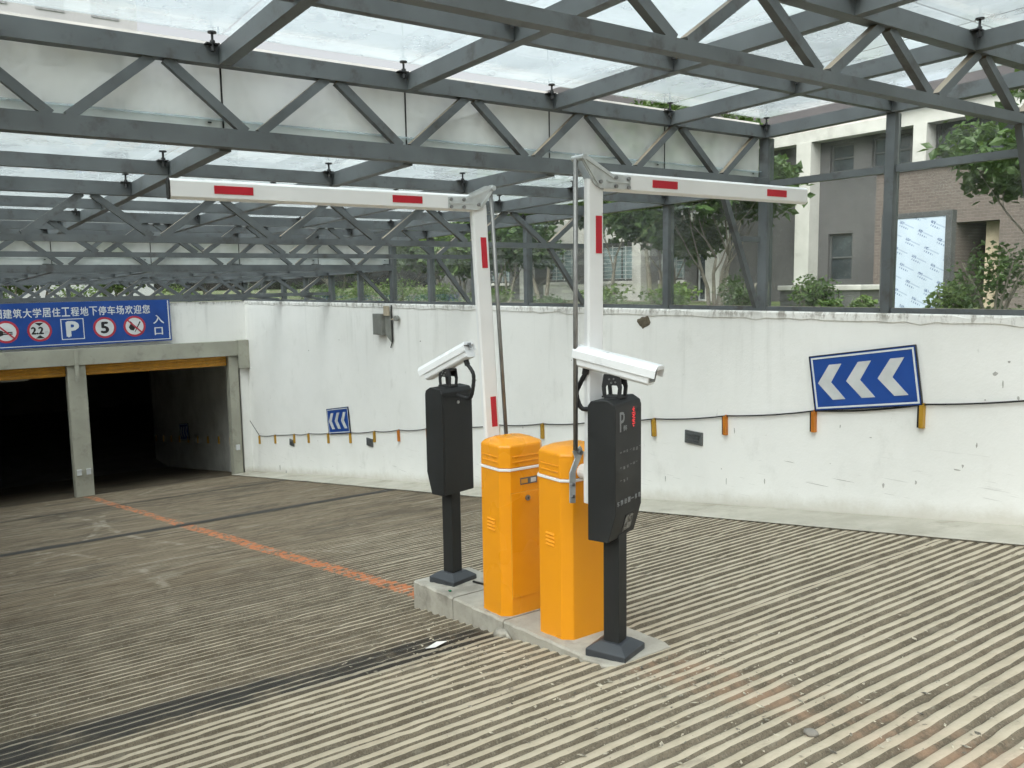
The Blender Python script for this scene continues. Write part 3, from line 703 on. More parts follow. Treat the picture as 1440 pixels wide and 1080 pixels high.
for kind, iy in (('horn', -1.80), ('height', -2.445), ('p', -3.105), ('five', -3.77), ('fire', -4.415)):
    if kind == 'p':
        s = .235
        fr = []
        for (a, c, d, e) in ((-s, s, s-.018, s), (-s, s, -s, -s+.018), (-s, -s+.018, -s+.018, s-.018), (s-.018, s, -s+.018, s-.018)):
            fr.append([(iy+a, ICZ+d), (iy+c, ICZ+d), (iy+c, ICZ+e), (iy+a, ICZ+e)])
        flat(fr, .004).build('parking_frame', M['sign_white'], sign)
        lettering('parking_letter', 'P', .4, M['sign_white'], sign, sf(iy, ICZ, .001), .020, (.27, .36)); continue
    disc(iy, ICZ, .243, 'x', .003).build('pictogram_rim', M['sign_red'], sign)
    disc(iy, ICZ, .196, 'x', .006).build('pictogram_disc', M['sign_white'], sign)
    if kind == 'five': lettering('speed_figure', '5', .4, M['sign_black'], sign, sf(iy, ICZ, .006), .018, (.18, .27))
    elif kind == 'height':
        lettering('height_figure', '2.2', .2, M['sign_black'], sign, sf(iy+.045, ICZ, .006), .011, (.25, .17))
        lettering('height_unit', 'm', .1, M['sign_grey'], sign, sf(iy-.135, ICZ-.045, .006), .004, (.07, .06))
        flat([[(iy-.09, ICZ+.172), (iy+.09, ICZ+.172), (iy, ICZ+.10)], [(iy-.09, ICZ-.172), (iy+.09, ICZ-.172), (iy, ICZ-.10)]], .009).build('height_arrow', M['sign_black'], sign)
    elif kind == 'horn':
        flat([[(iy-.12, ICZ-.06), (iy+.06, ICZ-.06), (iy+.06, ICZ-.035), (iy-.12, ICZ-.035)], [(iy-.12, ICZ+.0), (iy+.06, ICZ+.0), (iy+.06, ICZ-.022), (iy-.12, ICZ-.022)],
              [(iy+.06, ICZ-.07), (iy+.15, ICZ-.10), (iy+.15, ICZ+.06), (iy+.06, ICZ+.02)]], .009).build('horn_symbol', M['sign_black'], sign)
    else:
        flat([[(iy+.13, ICZ-.02), (iy+.10, ICZ-.08), (iy+.03, ICZ-.10), (iy-.01, ICZ-.04), (iy+.0, ICZ+.03), (iy+.03, ICZ+.0), (iy+.04, ICZ+.07), (iy+.09, ICZ+.13), (iy+.085, ICZ+.06)],
              [(iy+.01, ICZ-.14), (iy-.012, ICZ-.125), (iy-.14, ICZ+.10), (iy-.115, ICZ+.115)]], .009).build('flame_symbol', M['sign_black'], sign)
    if kind in ('horn', 'fire'):
        a = R(45); r_ = .2
        c_, s_ = math.cos(a), math.sin(a)
        flat([[(iy+r_*c_+.012, ICZ+r_*s_-.012), (iy+r_*c_-.012, ICZ+r_*s_+.012), (iy-r_*c_-.012, ICZ-r_*s_+.012), (iy-r_*c_+.012, ICZ-r_*s_-.012)]], .012).build('slash', M['sign_red'], sign)
lettering('character', '入', .25, M['sign_white'], sign, sf(-4.955, .84), .004, (.25, .21))
lettering('character', '口', .2, M['sign_white'], sign, sf(-4.945, .56), .004, (.19, .18))

# ------------------------------------------------------------------ arrow signs, reflectors, cable, vents on the wall
def arrow_sign(xc, zc, label, wdt=1.055, hgt=.515, yoff=.03, yw=YR):
    s = thing('arrow_sign', label, 'sign', (xc, yw+yoff, zc), (0, R(9.0), 0), None)
    W, H = wdt/2, hgt/2
    MB().box(-W, W, -.012, .0, -H, H).build('backing', M['sign_blue'], s, bevel=.003)
    fr = MB()
    t = .016; g_ = .014
    fr.box(-W+g_, W-g_, -.001, .004, H-g_-t, H-g_); fr.box(-W+g_, W-g_, -.001, .004, -H+g_, -H+g_+t)
    fr.box(-W+g_, -W+g_+t, -.001, .004, -H+g_+t, H-g_-t); fr.box(W-g_-t, W-g_, -.001, .004, -H+g_+t, H-g_-t)
    fr.build('border', M['sign_white'], s)
    ed = MB()
    for (a, c, d, e) in ((-W-.004, W+.004, H, H+.006), (-W-.004, W+.004, -H-.006, -H), (-W-.006, -W, -H, H), (W, W+.006, -H, H)): ed.box(a, c, -.014, .006, d, e)
    ed.build('edge_trim', M['sign_black'], s)
    # arrowheads point down the ramp, +x
    for cx in (.30, .0, -.315):
        a = .165; th = .15; px = cx+.165
        poly = [(px, 0), (px-.14, a), (px-.14-th+.02, a), (px-th+.01, 0), (px-.14-th+.02, -a), (px-.14, -a)]
        MB().prism(poly, 'y', -.001, .004).build('arrow', M['sign_grey'], s)
    return s
arrow_sign(4.42, .64, 'large tilted blue sign with three white arrows on the near part of the white wall')
arrow_sign(16.04, -1.153, 'small-looking blue three-arrow sign far down the white wall, near the entrance')
arrow_sign(27.6, -2.9, 'dim arrow sign on the side wall inside the dark garage', yw=YR+.12)
def reflector(x, z, yw, mat, label, k=0):
    o = thing('wall_reflector', label, 'reflector', (x, yw, z), (0, R(2+k), 0), 'reflectors strung along the wall')
    MB().box(-.008, .030, .0, .045, -.20, 0).build('coloured_face', M[mat], o, bevel=.004)
    MB().box(.031, .052, .0, .030, -.198, -.006).build('black_back', M['rubber'], o)
    MB().box(-.004, .012, .004, .028, .001, .018).build('hook', M[mat], o)
REFL = [(3.845, .465, 'ochre'), (4.912, .290, 'orange'), (5.997, .115, 'orange'), (7.063, -.045, 'ochre'), (8.13, -.21, 'orange'), (9.206, -.372, 'ochre'), (10.296, -.524, 'ochre'), (11.36, -.69, 'orange'), (12.40, -.85, 'orange'),
        (13.443, -1.011, 'orange'), (14.413, -1.165, 'ochre'), (15.492, -1.337, 'ochre'), (16.584, -1.495, 'ochre'), (17.674, -1.645, 'ochre'), (18.524, -1.776, 'ochre'), (19.778, -1.963, 'ochre'), (20.904, -2.134, 'ochre'),
        (2.78, .63, 'orange')]
RLAB = ['ochre wall reflector under the right corner of the large arrow sign', 'orange wall reflector under the left corner of the large arrow sign', 'orange wall reflector just right of the dark wall vent', 'ochre wall reflector just left of the dark wall vent, right of the near terminal',
        'orange wall reflector hidden behind the near terminal', 'ochre wall reflector above the gap between the two yellow cabinets', 'ochre wall reflector behind the first barrier rod', 'orange wall reflector hidden behind the far terminal, nearer one', 'orange wall reflector hidden behind the far terminal, farther one',
        'orange wall reflector left of the far terminal, brightest of the far row', 'ochre wall reflector beside the nearer small vent', 'ochre wall reflector under the right corner of the far arrow sign', 'ochre wall reflector under the left corner of the far arrow sign', 'ochre wall reflector between the far arrow sign and the farther small vent', 'ochre wall reflector beside the farther small vent', 'second ochre wall reflector from the garage entrance', 'ochre wall reflector nearest the garage entrance, where the cable drops', 'orange wall reflector beyond the right edge of the picture']
for i, ((x, z, mt), lb) in enumerate(zip(REFL, RLAB)): reflector(x, z, YR, mt, lb, rnd.uniform(-2, 3))
INL = ['first', 'second', 'third', 'fourth', 'fifth', 'sixth', 'seventh', 'eighth', 'ninth']
for i in range(9): reflector(22.9+i*1.07, -2.42-.157*i*.9, YR+.12, 'ochre', INL[i]+' dim reflector from the opening, on the wall inside the garage')
# cable strung on the reflectors
cp_ = [(21.65, -1.80)]+[(x, z+.008) for x, z, _ in sorted(REFL, key=lambda r_: -r_[0])]+[(0.6, .98)]
pts = []
for i in range(len(cp_)-1):
    (xa, za), (xb, zb_) = cp_[i], cp_[i+1]
    sag = .012+.012*rnd.random() if i else 0
    for k_ in range(8):
        u = k_/8; pts.append((xa+(xb-xa)*u, YR+.018, za+(zb_-za)*u-sag*4*u*(1-u)))
pts.append((cp_[-1][0], YR+.018, cp_[-1][1]))
tag(MB().tube(pts, .0075, 6).build('wall_cable', M['rubber'], None, smooth=True), 'thin black cable running along the white wall from reflector to reflector', 'cable')
def vent(xc, zc, wd, hg, label, rot=0):
    v = thing('wall_vent', label, 'vent', (xc, YR, zc), (0, R(rot), 0), 'vents in the white wall')
    MB().box(-wd/2, wd/2, 0, .022, -hg/2, hg/2).build('frame', M['dark_plate'], v, bevel=.004)
    for s in (-1, 0, 1): MB().box(-wd*.36, wd*.36, .0235, .030, s*hg*.24-hg*.06, s*hg*.24+hg*.06).build('louvre', M['win_frame'], v)
vent(6.46, -.178, .255, .145, 'dark rectangular vent in the white wall, right of the near terminal', -1)
vent(14.65, -1.40, .26, .15, 'small dark vent in the white wall right of the far arrow sign')
vent(18.72, -1.99, .26, .15, 'small dark vent in the white wall left of the far arrow sign')
# junction box
jb = thing('junction_box', 'grey metal junction box with open lid and tan card high on the wall', 'box', (13.8, YR, .9))
MB().box(-.02, .33, 0, .12, -.22, .16).build('body', M['jbox'], jb, bevel=.004)
MB().box(.02, .30, .1215, .128, -.20, .14).build('door', M['jbox'], jb, bevel=.003)
MB().prism([(-.24, -.34), (-.02, -.20), (-.02, .20), (-.24, .20)], 'y', .02, .05).build('open_lid', M['jbox'], jb)
MB().box(-.22, -.02, .055, .075, .13, .30).build('card', M['card'], jb)
MB().tube([(-.22, .03, .06), (-.36, .05, .08), (-.48, .06, .09)], .012, 6).build('cable_stub', M['card'], jb)
MB().tube([(-.48, .03, .09), (-.49, .09, .09)], .05, 10).build('cap', M['jbox'], jb)
MB().tube([(-.25, .03, .32), (-.255, .035, .0), (-.26, .03, -.3), (-.18, .03, -.44)], .010, 6).build('conduit', M['rubber'], jb)

# ------------------------------------------------------------------ traffic island
IX0, IX1, IYL, IYR = 3.21, 5.345, -2.887, -3.38
ISL = .056
def zi(x): return -.47-ISL*(x-3.21)
isl = thing('concrete_island', 'low wedge-shaped concrete island carrying the barriers and terminals', 'island', (4.3, -3.13, zi(4.3)))
def isl_block(xa, xb, nm):
    n = 14; rings = []
    for i in range(n+1):
        x = xa+(xb-xa)*i/n; j = rnd.gauss(0, .004) if 0 < i < n else 0; j2 = rnd.gauss(0, .004) if 0 < i < n else 0
        c_ = .012
        # near nose rounds over
        nose = max(0, 1-(x-IX0)/.10); ins = .035*nose**2
        yl, yr = IYL+j-ins, IYR+j2+ins; zt = zi(x)+rnd.gauss(0, .0015)
        zb_ = rz(x)-.04
        rings.append([(x-4.3, yl+3.13, zb_-zi(4.3)), (x-4.3, yl+3.13, zt-c_-zi(4.3)), (x-4.3, yl-c_+3.13, zt-zi(4.3)), (x-4.3, yr+c_+3.13, zt-zi(4.3)), (x-4.3, yr+3.13, zt-c_-zi(4.3)), (x-4.3, yr+3.13, zb_-zi(4.3))])
    MB().loft(rings).build(nm, M['island'], isl, auto=35)
isl_block(IX0, 4.196, 'kerb_block'); isl_block(4.204, 4.796, 'kerb_block'); isl_block(4.804, IX1, 'kerb_block')
# mortar ramped up against the joint
q = MB(); rings = []
for i in range(8):
    u = i/7; x = 4.10+.18*u; h = (.045+rnd.uniform(-.012, .012))*math.sin(math.pi*u)**.6+.008
    rings.append([(x-4.3, IYL+.001+3.13+rnd.uniform(0, .006), rz(x)-.02-zi(4.3)), (x-4.3, IYL+.032+3.13+rnd.gauss(0, .007), rz(x)-.01-zi(4.3)), (x-4.3, IYL+.018+3.13, rz(x)+h-zi(4.3))])
q.loft(rings).build('mortar_lump', M['island'], isl, smooth=True)

# ------------------------------------------------------------------ barrier cabinets
def oct_ring(x0, x1, y0, y1, c, z): # chamfered rectangle
    return [(x0, y0+c, z), (x0, y1-c, z), (x0+c, y1, z), (x1-c, y1, z), (x1, y1-c, z), (x1, y0+c, z), (x1-c, y0, z), (x0+c, y0, z)]
def cabinet(xc, yc, front, label):
    """front = -1: door / spindle side faces up the ramp (-x)"""
    z0 = zi(xc)
    c = thing('barrier_cabinet', label, 'barrier cabinet', (xc, yc, z0), (0, 0, 0), 'barrier cabinets on the island')
    hx, hy, ch = .152, .17, .052
    MB().loft([oct_ring(-hx, hx, -hy, hy, ch, -.015), oct_ring(-hx, hx, -hy, hy, ch, .940)]).build('body', M['yellow'], c, bevel=.006)
    MB().loft([oct_ring(-hx-.006, hx+.006, -hy-.006, hy+.006, ch, .936), oct_ring(-hx-.006, hx+.006, -hy-.006, hy+.006, ch, .952)]).build('white_band', M['white_enamel'], c, bevel=.003)
    lid = MB().loft([oct_ring(-hx, hx, -hy, hy, ch, .9525), oct_ring(-hx+.001, hx-.001, -hy+.001, hy-.001, ch, 1.088), oct_ring(-hx+.010, hx-.010, -hy+.010, hy-.010, ch, 1.101),
                     oct_ring(-hx+.065, hx-.065, -hy+.065, hy-.065, ch*.75, 1.124), oct_ring(-hx+.095, hx-.095, -hy+.095, hy-.095, ch*.6, 1.130)]).build('lid', M['yellow'], c, bevel=.008)
    # pressed ribs of the lid
    for zz in (.985, 1.018):
        MB().box(-.085, .085, hy-.001, hy+.004, zz, zz+.010).build('pressed_rib', M['yellow'], lid, bevel=.003)
        MB().box(-.085, .085, -hy-.004, -hy+.001, zz, zz+.010).build('pressed_rib', M['yellow'], lid, bevel=.003)
        if front > 0: MB().box(-hx-.004, -hx+.001, -.105, .105, zz, zz+.010).build('pressed_rib', M['yellow'], lid, bevel=.003)
    # louvres on the sides
    for k_ in range(4):
        for sy in (1, -1):
            zz = .545+k_*.022
            MB().prism([(sy*(hy-.001), zz), (sy*(hy+.006), zz+.002), (sy*(hy-.001), zz+.013)], 'x', -.045, .035).build('louvre', M['yellow'], c)
    return c
cab1 = cabinet(4.372, -3.094, 1, 'yellow barrier cabinet with lock and door, farther down the ramp')
hx = .152
MB().box(-hx-.0055, -hx+.002, -.125, .118, .12, .795).build('door', M['yellow'], cab1, bevel=.003)
q = MB(); 
for a in ((-.126, -.1245, .12, .795), (.1175, .119, .12, .795)): q.box(-hx-.0025, -hx+.001, a[0], a[1], a[2], a[3])
q.box(-hx-.0025, -hx+.001, -.126, .119, .7955, .798); q.build('door_gap', M['shutter'], cab1)
lk = MB().tube([(-hx-.006, -.005, .755), (-hx-.014, -.005, .755)], .0175, 16).build('lock', M['bolt'], cab1)
MB().box(-hx-.0165, -hx-.0145, -.008, -.002, .748, .762).build('keyhole', M['rubber'], lk)
pl = MB().box(-hx-.003, -hx+.001, -.085, .045, .842, .885).build('name_plate', M['dark_plate'], cab1)
lettering('plate_mark', 'ZKTE', .03, M['shutter'], pl, frame4((-hx-.0045, .0, .864), (0, -1, 0), (0, 0, 1)), .0005, (.075, .016)) if False else None
MB().box(-hx-.0045, -hx-.002, -.010, .040, .850, .877).build('plate_print', M['shutter'], pl); MB().box(-hx-.0045, -hx-.002, -.075, -.035, .850, .877).build('plate_badge', M['sign_grey'], pl)
cab2 = cabinet(3.802, -3.122, -1, 'yellow barrier cabinet nearest the camera, with spindle and steel lever')

# barrier booms -------------------------------------------------------
def octo(hw, hh, c): return [(-hw+c, -hh), (hw-c, -hh), (hw, -hh+c), (hw, hh-c), (hw-c, hh), (-hw+c, hh), (-hw, hh-c), (-hw, -hh+c)]
def boom(xc, pv, top, tip_y, zc, lean_label, s):
    """s = +1: outer half points to +y (left), -1: to -y; pv,top = (y,z) of lower end and of hinge"""
    b = thing('folding_boom', lean_label, 'barrier arm', (xc, pv[0], pv[1]), (0, 0, 0), 'folding barrier arms')
    T = Matrix.Translation((-xc, -pv[0], -pv[1]))
    def bd(mb, nm, mat, par=None, **kw):
        mb.xform(T); return mb.build(nm, M[mat], par or b, **kw)
    # upright half
    d = Vector((0, top[0]-pv[0], top[1]-pv[1])); n = Vector((0, d.z, -d.y)).normalized()
    def ring(p): return [Vector((xc, p[0], p[1]))+Vector((a, 0, 0))+n*e for a, e in octo(.0225, .056, .010)]
    bd(MB().loft([ring(pv), ring(top)]), 'upright_arm', 'white_enamel', auto=40)
    # level half
    y0 = top[0]+s*.055
    r1 = [(xc+a, y0, zc+e) for a, e in octo(.026, .052, .013)]; r2 = [(xc+a, tip_y, zc+e) for a, e in octo(.026, .052, .013)]
    bd(MB().loft([r1, r2]), 'level_arm', 'white_enamel', auto=40)
    r1 = [(xc+a, tip_y, zc+e) for a, e in octo(.027, .053, .013)]; r2 = [(xc+a, tip_y+s*.008, zc+e) for a, e in octo(.027, .053, .013)]
    bd(MB().loft([r1, r2]), 'end_cap', 'rubber' if s > 0 else 'white_enamel')
    return b, bd, n, d
# boom 2 : right, near
b2, bd2, n2, d2 = boom(3.54, (-3.063, .335), (-3.072, 2.10), -4.89, 2.095, 'white folding barrier arm with red marks reaching right, on the near cabinet', -1)
b1, bd1, n1, d1 = boom(4.62, (-3.128, .20), (-3.037, 2.055), -1.157, 2.062, 'white folding barrier arm with red marks reaching left, on the far cabinet', 1)
def marks(bd, xc, s, spans, zc, ups):
    for (ya, yb) in spans: bd(MB().box(xc-.0285, xc-.0258, ya, yb, zc-.022, zc+.020), 'red_mark', 'red_refl')
    for (yc_, wd, za, zb_, sl) in ups:
        bd(MB().prism([(yc_-wd/2, za), (yc_+wd/2, za), (yc_+wd/2+sl, zb_), (yc_-wd/2+sl, zb_)], 'x', xc-.0252, xc-.0222), 'red_mark', 'red_refl')
marks(bd2, 3.54, -1, ((-3.486, -3.685), (-4.488, -4.681)), 2.098, ((-3.088, .042, 1.708, 1.908, 0), (-3.088, .042, .5, .7, 0)))
marks(bd1, 4.62, 1, ((-1.377, -1.583), (-2.418, -2.619)), 2.066, ((-3.069, .042, 1.656, 1.850, .010), (-3.122, .042, .62, .82, .010)))
def hinge(bd, xc, s, py, pz, tipy, tipz):
    """cast hinge plates either side, tip above the rod"""
    poly = [(tipy, tipz+.022), (tipy+s*.022, tipz+.018), (py+s*.105, pz+.040), (py+s*.235, pz+.032), (py+s*.235, pz-.036), (py+s*.02, pz-.040), (py-s*.022, pz-.020), (tipy-s*.014, tipz-.004)]
    h = None
    for sx in (-1, 1):
        xo = xc+sx*.0275; xi = xo+sx*.006
        pl = bd(MB().prism(poly, 'x', xo, xi), 'hinge_plate', 'zinc')
        # raised webs
        w_ = MB()
        for a, c_ in (((tipy+s*.008, tipz), (py+s*.11, pz+.022)), ((tipy, tipz-.004), (py-s*.0, pz-.016)), ((py+s*.06, pz+.002), (py+s*.23, pz-.002))):
            w_.bar((xi+sx*.002, a[0], a[1]), (xi+sx*.002, c_[0], c_[1]), .008, .010)
        bd(w_, 'web', 'zinc')
        for (yy, zz) in ((py+s*.015, pz-.005), (py+s*.125, pz+.022), (py+s*.218, pz+.020), (py+s*.125, pz-.024), (py+s*.218, pz-.026)):
            bd(MB().tube([(xi, yy, zz), (xi+sx*.012, yy, zz)], .0105, 8), 'bolt', 'bolt')
    bd(MB().tube([(xc-.05, tipy, tipz), (xc+.05, tipy, tipz)], .016, 10), 'pin', 'zinc')
hinge(bd2, 3.54, -1, -3.075, 2.092, -2.972, 2.206)
hinge(bd1, 4.62, 1, -3.035, 2.058, -3.132, 2.160)
def rod(bd, xc, p, q_):
    bd(MB().tube([(xc, p[0], p[1]), (xc, q_[0], q_[1])], .0135, 10), 'link_rod', 'rod', smooth=True)
rod(bd2, 3.555, (-2.960, 2.205), (-2.946, .64)); rod(bd1, 4.60, (-3.124, 2.155), (-3.225, .35))
# lever and clamp plates of the near boom
lv = bd2(MB().prism([(-2.945, .632), (-2.962, .632), (-2.998, .655), (-3.010, .640), (-3.008, .600), (-2.962, .515), (-2.960, .338), (-2.922, .343), (-2.922, .512), (-2.962, .588)], 'x', 3.575, 3.583), 'lever', 'zinc')
for zz in (.378, .445): bd2(MB().tube([(3.575, -2.941, zz), (3.565, -2.941, zz)], .010, 8), 'bolt', 'bolt')
bd2(MB().tube([(3.59, -2.985, .622), (3.55, -2.985, .622)], .014, 10), 'rod_joint', 'bolt')
bd2(MB().tube([(3.652, -3.075, .49), (3.57, -3.075, .49)], .042, 16), 'spindle', 'white_enamel')
bd2(MB().box(3.565, 3.575, -3.02, -3.125, .33, .62), 'clamp_plate', 'white_enamel')
bd1(MB().tube([(4.522, -3.105, .49), (4.61, -3.105, .49)], .042, 16), 'spindle', 'white_enamel')

# ------------------------------------------------------------------ plate-recognition terminals
def terminal(xc, yc, ang, front, label):
    """local +x is along the island; front = -1 screen faces local -x, +1 screen faces local +x"""
    z0 = zi(xc); f = front
    t = thing('camera_terminal', label, 'terminal', (xc, yc, z0), (0, 0, R(ang)+(0 if f < 0 else math.pi)), 'parking terminals on the island')
    # everything built with the screen facing -x
    hb = .122
    sq = lambda h, z: [(-h, -h, z), (h, -h, z), (h, h, z), (-h, h, z)]
    MB().loft([sq(hb, -.008), sq(hb, .036), sq(.068, .074)]).build('base', M['terminal_base'], t, bevel=.005)
    MB().loft([sq(.0475, .07), sq(.0475, .68)]).build('post', M['terminal'], t, bevel=.004)
    W = .155; xb, xf = .083, -.083; z1, z2 = .662, 1.418; zc_ = .80
    poly = [(xb, z1), (xb, z2-.03), (xb-.02, z2-.004), (xf+.05, z2+.006), (xf+.008, z2-.018), (xf, z2-.045), (xf, zc_+.02), (xf+.045, z1)]
    body = MB().prism(poly, 'y', -W, W).build('housing', M['terminal'], t, bevel=.006)
    # front printing / screen.  Viewed from the front, +y (local) is on the viewer's left
    fx = xf-.0012
    F = lambda y, z: frame4((fx, y, z), (0, -1, 0), (0, 0, 1))
    scr = MB().box(xf-.001, xf+.004, -W+.018, W-.018, zc_+.075, z2-.075).build('screen', M['rubber'], t) if False else None
    lettering('parking_letter', 'P', .12, M['grey_print'], t, F(.080, 1.305), .000, (.052, .105))
    lettering('small_print', '停车', .03, M['grey_print'], t, F(.045, 1.268), .0004, (.040, .03))
    # red glowing matrix sign
    lm = MB()
    for k_, (wl, wr) in enumerate(((.006, .006), (.016, .012), (.007, .007), (.020, .018), (.012, .020), (.018, .010), (.008, .018), (.020, .014), (.010, .012), (.016, .016), (.006, .004))):
        zz = 1.368-k_*.0098
        lm.box(fx-.0012, fx+.001, -.055-wr, -.055+wl, zz-.0042, zz)
        if k_ % 3 == 1: lm.box(fx-.0012, fx+.001, -.0575, -.0525, zz-.0098, zz-.0043)
    lm.build('led_character', M['led'], t)
    dm = MB()
    q_ = random.Random(5)
    for zz, n in ((1.135, 7), (1.055, 6), (.985, 3)):
        for k_ in range(n):
            yy = .105-k_*.038
            dm.box(fx-.0006, fx+.001, yy-.014-q_.random()*.01, yy, zz+q_.uniform(-.008, .008), zz+q_.uniform(.009, .013))
    dm.build('unlit_print', M['dim_print'], t)
    for k_, ch in enumerate('车牌识别一体机'):
        lettering('character', ch, .03, M['grey_print'], t, F(.126-k_*.042, .873), .0, (.026, .028 if ch != '一' else .004))
    # sloping lower front with speaker window
    nx, nz = -(zc_+.02-z1), -.045
    l_ = math.hypot(nx, nz); nx /= l_; nz /= l_
    c0 = Vector(((xf+xf+.045)/2+nx*.001, 0, (z1+zc_+.02)/2)); upv = Vector((-.045, 0, zc_+.02-z1)).normalized()
    wp = MB().box(-.052, .052, -.052, .052, -.0025, .0015).build('window_frame', M['rubber'], t); wp.matrix_local = frame4(c0+Vector((0, -.03, 0)), (0, -1, 0), upv)
    wq = MB().box(-.045, .045, -.045, .045, .0017, .003).build('speaker_window', M['window_plate'], t); wq.matrix_local = frame4(c0+Vector((0, -.03, 0)), (0, -1, 0), upv)
    # rear door with lock
    MB().box(xb-.001, xb+.004, -W+.014, W-.014, z1+.03, z2-.055).build('rear_door', M['terminal'], t, bevel=.002)
    MB().tube([(xb+.004, .0, z2-.105), (xb+.012, .0, z2-.105)], .012, 12).build('lock', M['bolt'], t)
    return t
t_near = terminal(3.365, -3.063, 20.5, -1, 'charcoal plate-recognition terminal nearest the camera, with printed front')
t_far = terminal(5.150, -3.106, 15.0, 1, 'charcoal terminal seen from its locked back, at the far end of the island')
def camera_unit(t, pitch_deg, label, px=-.0):
    """white camera housing on a black bracket, standing on the terminal; screen side is local -x"""
    ang = t.rotation_euler.z
    o = thing('number_plate_camera', label, 'camera', t.matrix_basis @ Vector((0, 0, 1.424)), (0, 0, ang), 'cameras on the terminals')
    # bracket
    bk = MB()
    for yy in (-.034, .034):
        bk.prism([(-.052, 0), (-.033, 0), (-.038, .05), (-.032, .064), (.032, .064), (.038, .05), (.033, 0), (.052, 0), (.058, .055), (.048, .118), (-.048, .118), (-.058, .055)], 'y', yy-.005, yy+.005)
    bk.box(-.055, .055, -.045, .045, -.004, .006); bk.box(-.045, .045, -.04, .04, .108, .122)
    b_ = bk.build('bracket', M['black_metal'], o)
    bo = MB()
    for (a, c_) in ((-.014, .10), (.012, .096), (0, .078), (-.024, .082)):
        for s in (-1, 1): bo.tube([(a, s*.039, c_), (a, s*.043, c_)], .005, 8)
    bo.build('bracket_bolt', M['bolt'], b_)
    # housing pitched about its middle
    Rm = Matrix.Translation((0, 0, .172)) @ Matrix.Rotation(R(-pitch_deg), 4, 'Y')
    L0, L1 = -.225, .225
    prof = [(-.046, -.045), (-.032, -.058), (.032, -.058), (.046, -.045), (.050, .030), (-.050, .030)]
    hb = MB().prism([(y, z) for y, z in prof], 'x', L0, L1); hb.xform(Rm)
    hs_ = hb.build('housing', M['camera_white'], o, bevel=.004)
    cov = [(-.057, -.012), (-.057, .030), (-.034, .055), (.034, .055), (.057, .030), (.057, -.012), (.053, -.012), (.0515, .031), (-.0515, .031), (-.053, -.012)]
    MB().prism(cov, 'x', L0-.035, L1+.012).xform(Rm).build('sun_hood', M['camera_white'], o, bevel=.003)
    MB().box(L0-.004, L0+.001, -.036, .036, -.042, .016).xform(Rm).build('window_frame', M['jbox'], hs_)
    MB().box(L0-.006, L0-.0045, -.026, .026, -.034, .008).xform(Rm).build('lens_window', M['win_glass'], hs_)
    MB().box(L1+.013, L1+.022, -.014, .014, .005, .040).xform(Rm).build('latch', M['bolt'], hs_)
    # gland and hose down to the back of the terminal
    g0 = Rm @ Vector((.165, 0, -.058)); dn = Rm.to_3x3() @ Vector((0, 0, -1))
    MB().tube([g0, g0+dn*.035], .019, 10).build('cable_gland', M['rubber'], o)
    p0 = g0+dn*.03
    ctrl = [p0, p0+dn*.07+Vector((.025, 0, 0)), Vector((.235, -.0, .0)), Vector((.205, 0, -.075)), Vector((.14, 0, -.075)), Vector((.082, 0, -.062))]
    pts = []
    for i in range(len(ctrl)-1):
        a = ctrl[max(0, i-1)]; b_ = ctrl[i]; c_ = ctrl[i+1]; d_ = ctrl[min(len(ctrl)-1, i+2)]
        for k_ in range(6):
            u = k_/6
            pts.append(.5*((2*b_)+(-a+c_)*u+(2*a-5*b_+4*c_-d_)*u*u+(-a+3*b_-3*c_+d_)*u**3))
    pts.append(ctrl[-1])
    rr_ = [.0125+(.0012 if k_ % 2 else 0) for k_ in range(len(pts))]
    MB().tube(pts, rr_, 10).build('hose', M['rubber'], o, smooth=True)
    return o
camera_unit(t_near, 11, 'white bullet camera on the near terminal, pointing right up the ramp')
camera_unit(t_far, 24, 'white bullet camera on the far terminal, tilted down to the left')

# ------------------------------------------------------------------ things lying about
pp = MB(); a0 = Vector((4.36, -2.42, rz(4.36)+.004))
pp.add([a0, a0+Vector((.03, -.10, .008)), a0+Vector((-.01, -.15, .012)), a0+Vector((-.035, -.05, .006))], [(0, 1, 2, 3)]); pp.add([a0+Vector((0, 0, -.0015)), a0+Vector((.03, -.10, .0065)), a0+Vector((-.01, -.15, .0105)), a0+Vector((-.035, -.05, .0045))], [(3, 2, 1, 0)])
tag(pp.build('paper_scrap', M['paper']), 'white torn scrap of paper lying in the dark wet stripe', 'paper')
def pebble(x, y, r, nm, label, cat, mat, grp=None):
    mb = MB(); q_ = random.Random(int(x*1000)); rings = []
    for i in range(6):
        ph = math.pi*(i+.5)/6; rings.append([(r*1.3*math.sin(ph)*math.cos(2*math.pi*k_/9)*q_.uniform(.85, 1.1), r*math.sin(ph)*math.sin(2*math.pi*k_/9)*q_.uniform(.85, 1.1), -r*.6*math.cos(ph)) for k_ in range(9)])
    mb.loft(rings); o = mb.build(nm, M[mat], None, smooth=True); o.location = (x, y, rz(x)+r*.42); return tag(o, label, cat, grp)
pebble(1.98, -2.87, .026, 'pebble', 'grey pebble lying on the ribs in the right foreground', 'stone', 'stone')
m_, t_, o_ = newmat('green_glass'); bsdf(t_, o_, (.02, .14, .07), .2); M['green'] = m_
o = pebble(4.93, -2.945, .012, 'bottle_cap', 'tiny green cap beside the base of the far terminal', 'cap', 'green'); o.location.z = zi(4.93)+.006
cb = MB().tube([(4.98, -3.17, zi(4.98)+.012), (4.86, -3.20, zi(4.86)+.010), (4.72, -3.15, zi(4.72)+.010), (4.54, -3.12, zi(4.54)+.012)], .008, 6)
tag(cb.build('power_cable', M['rubber'], None, smooth=True), 'black cable on the island between far terminal and yellow cabinet', 'cable')
lt = MB(); q_ = random.Random(3)
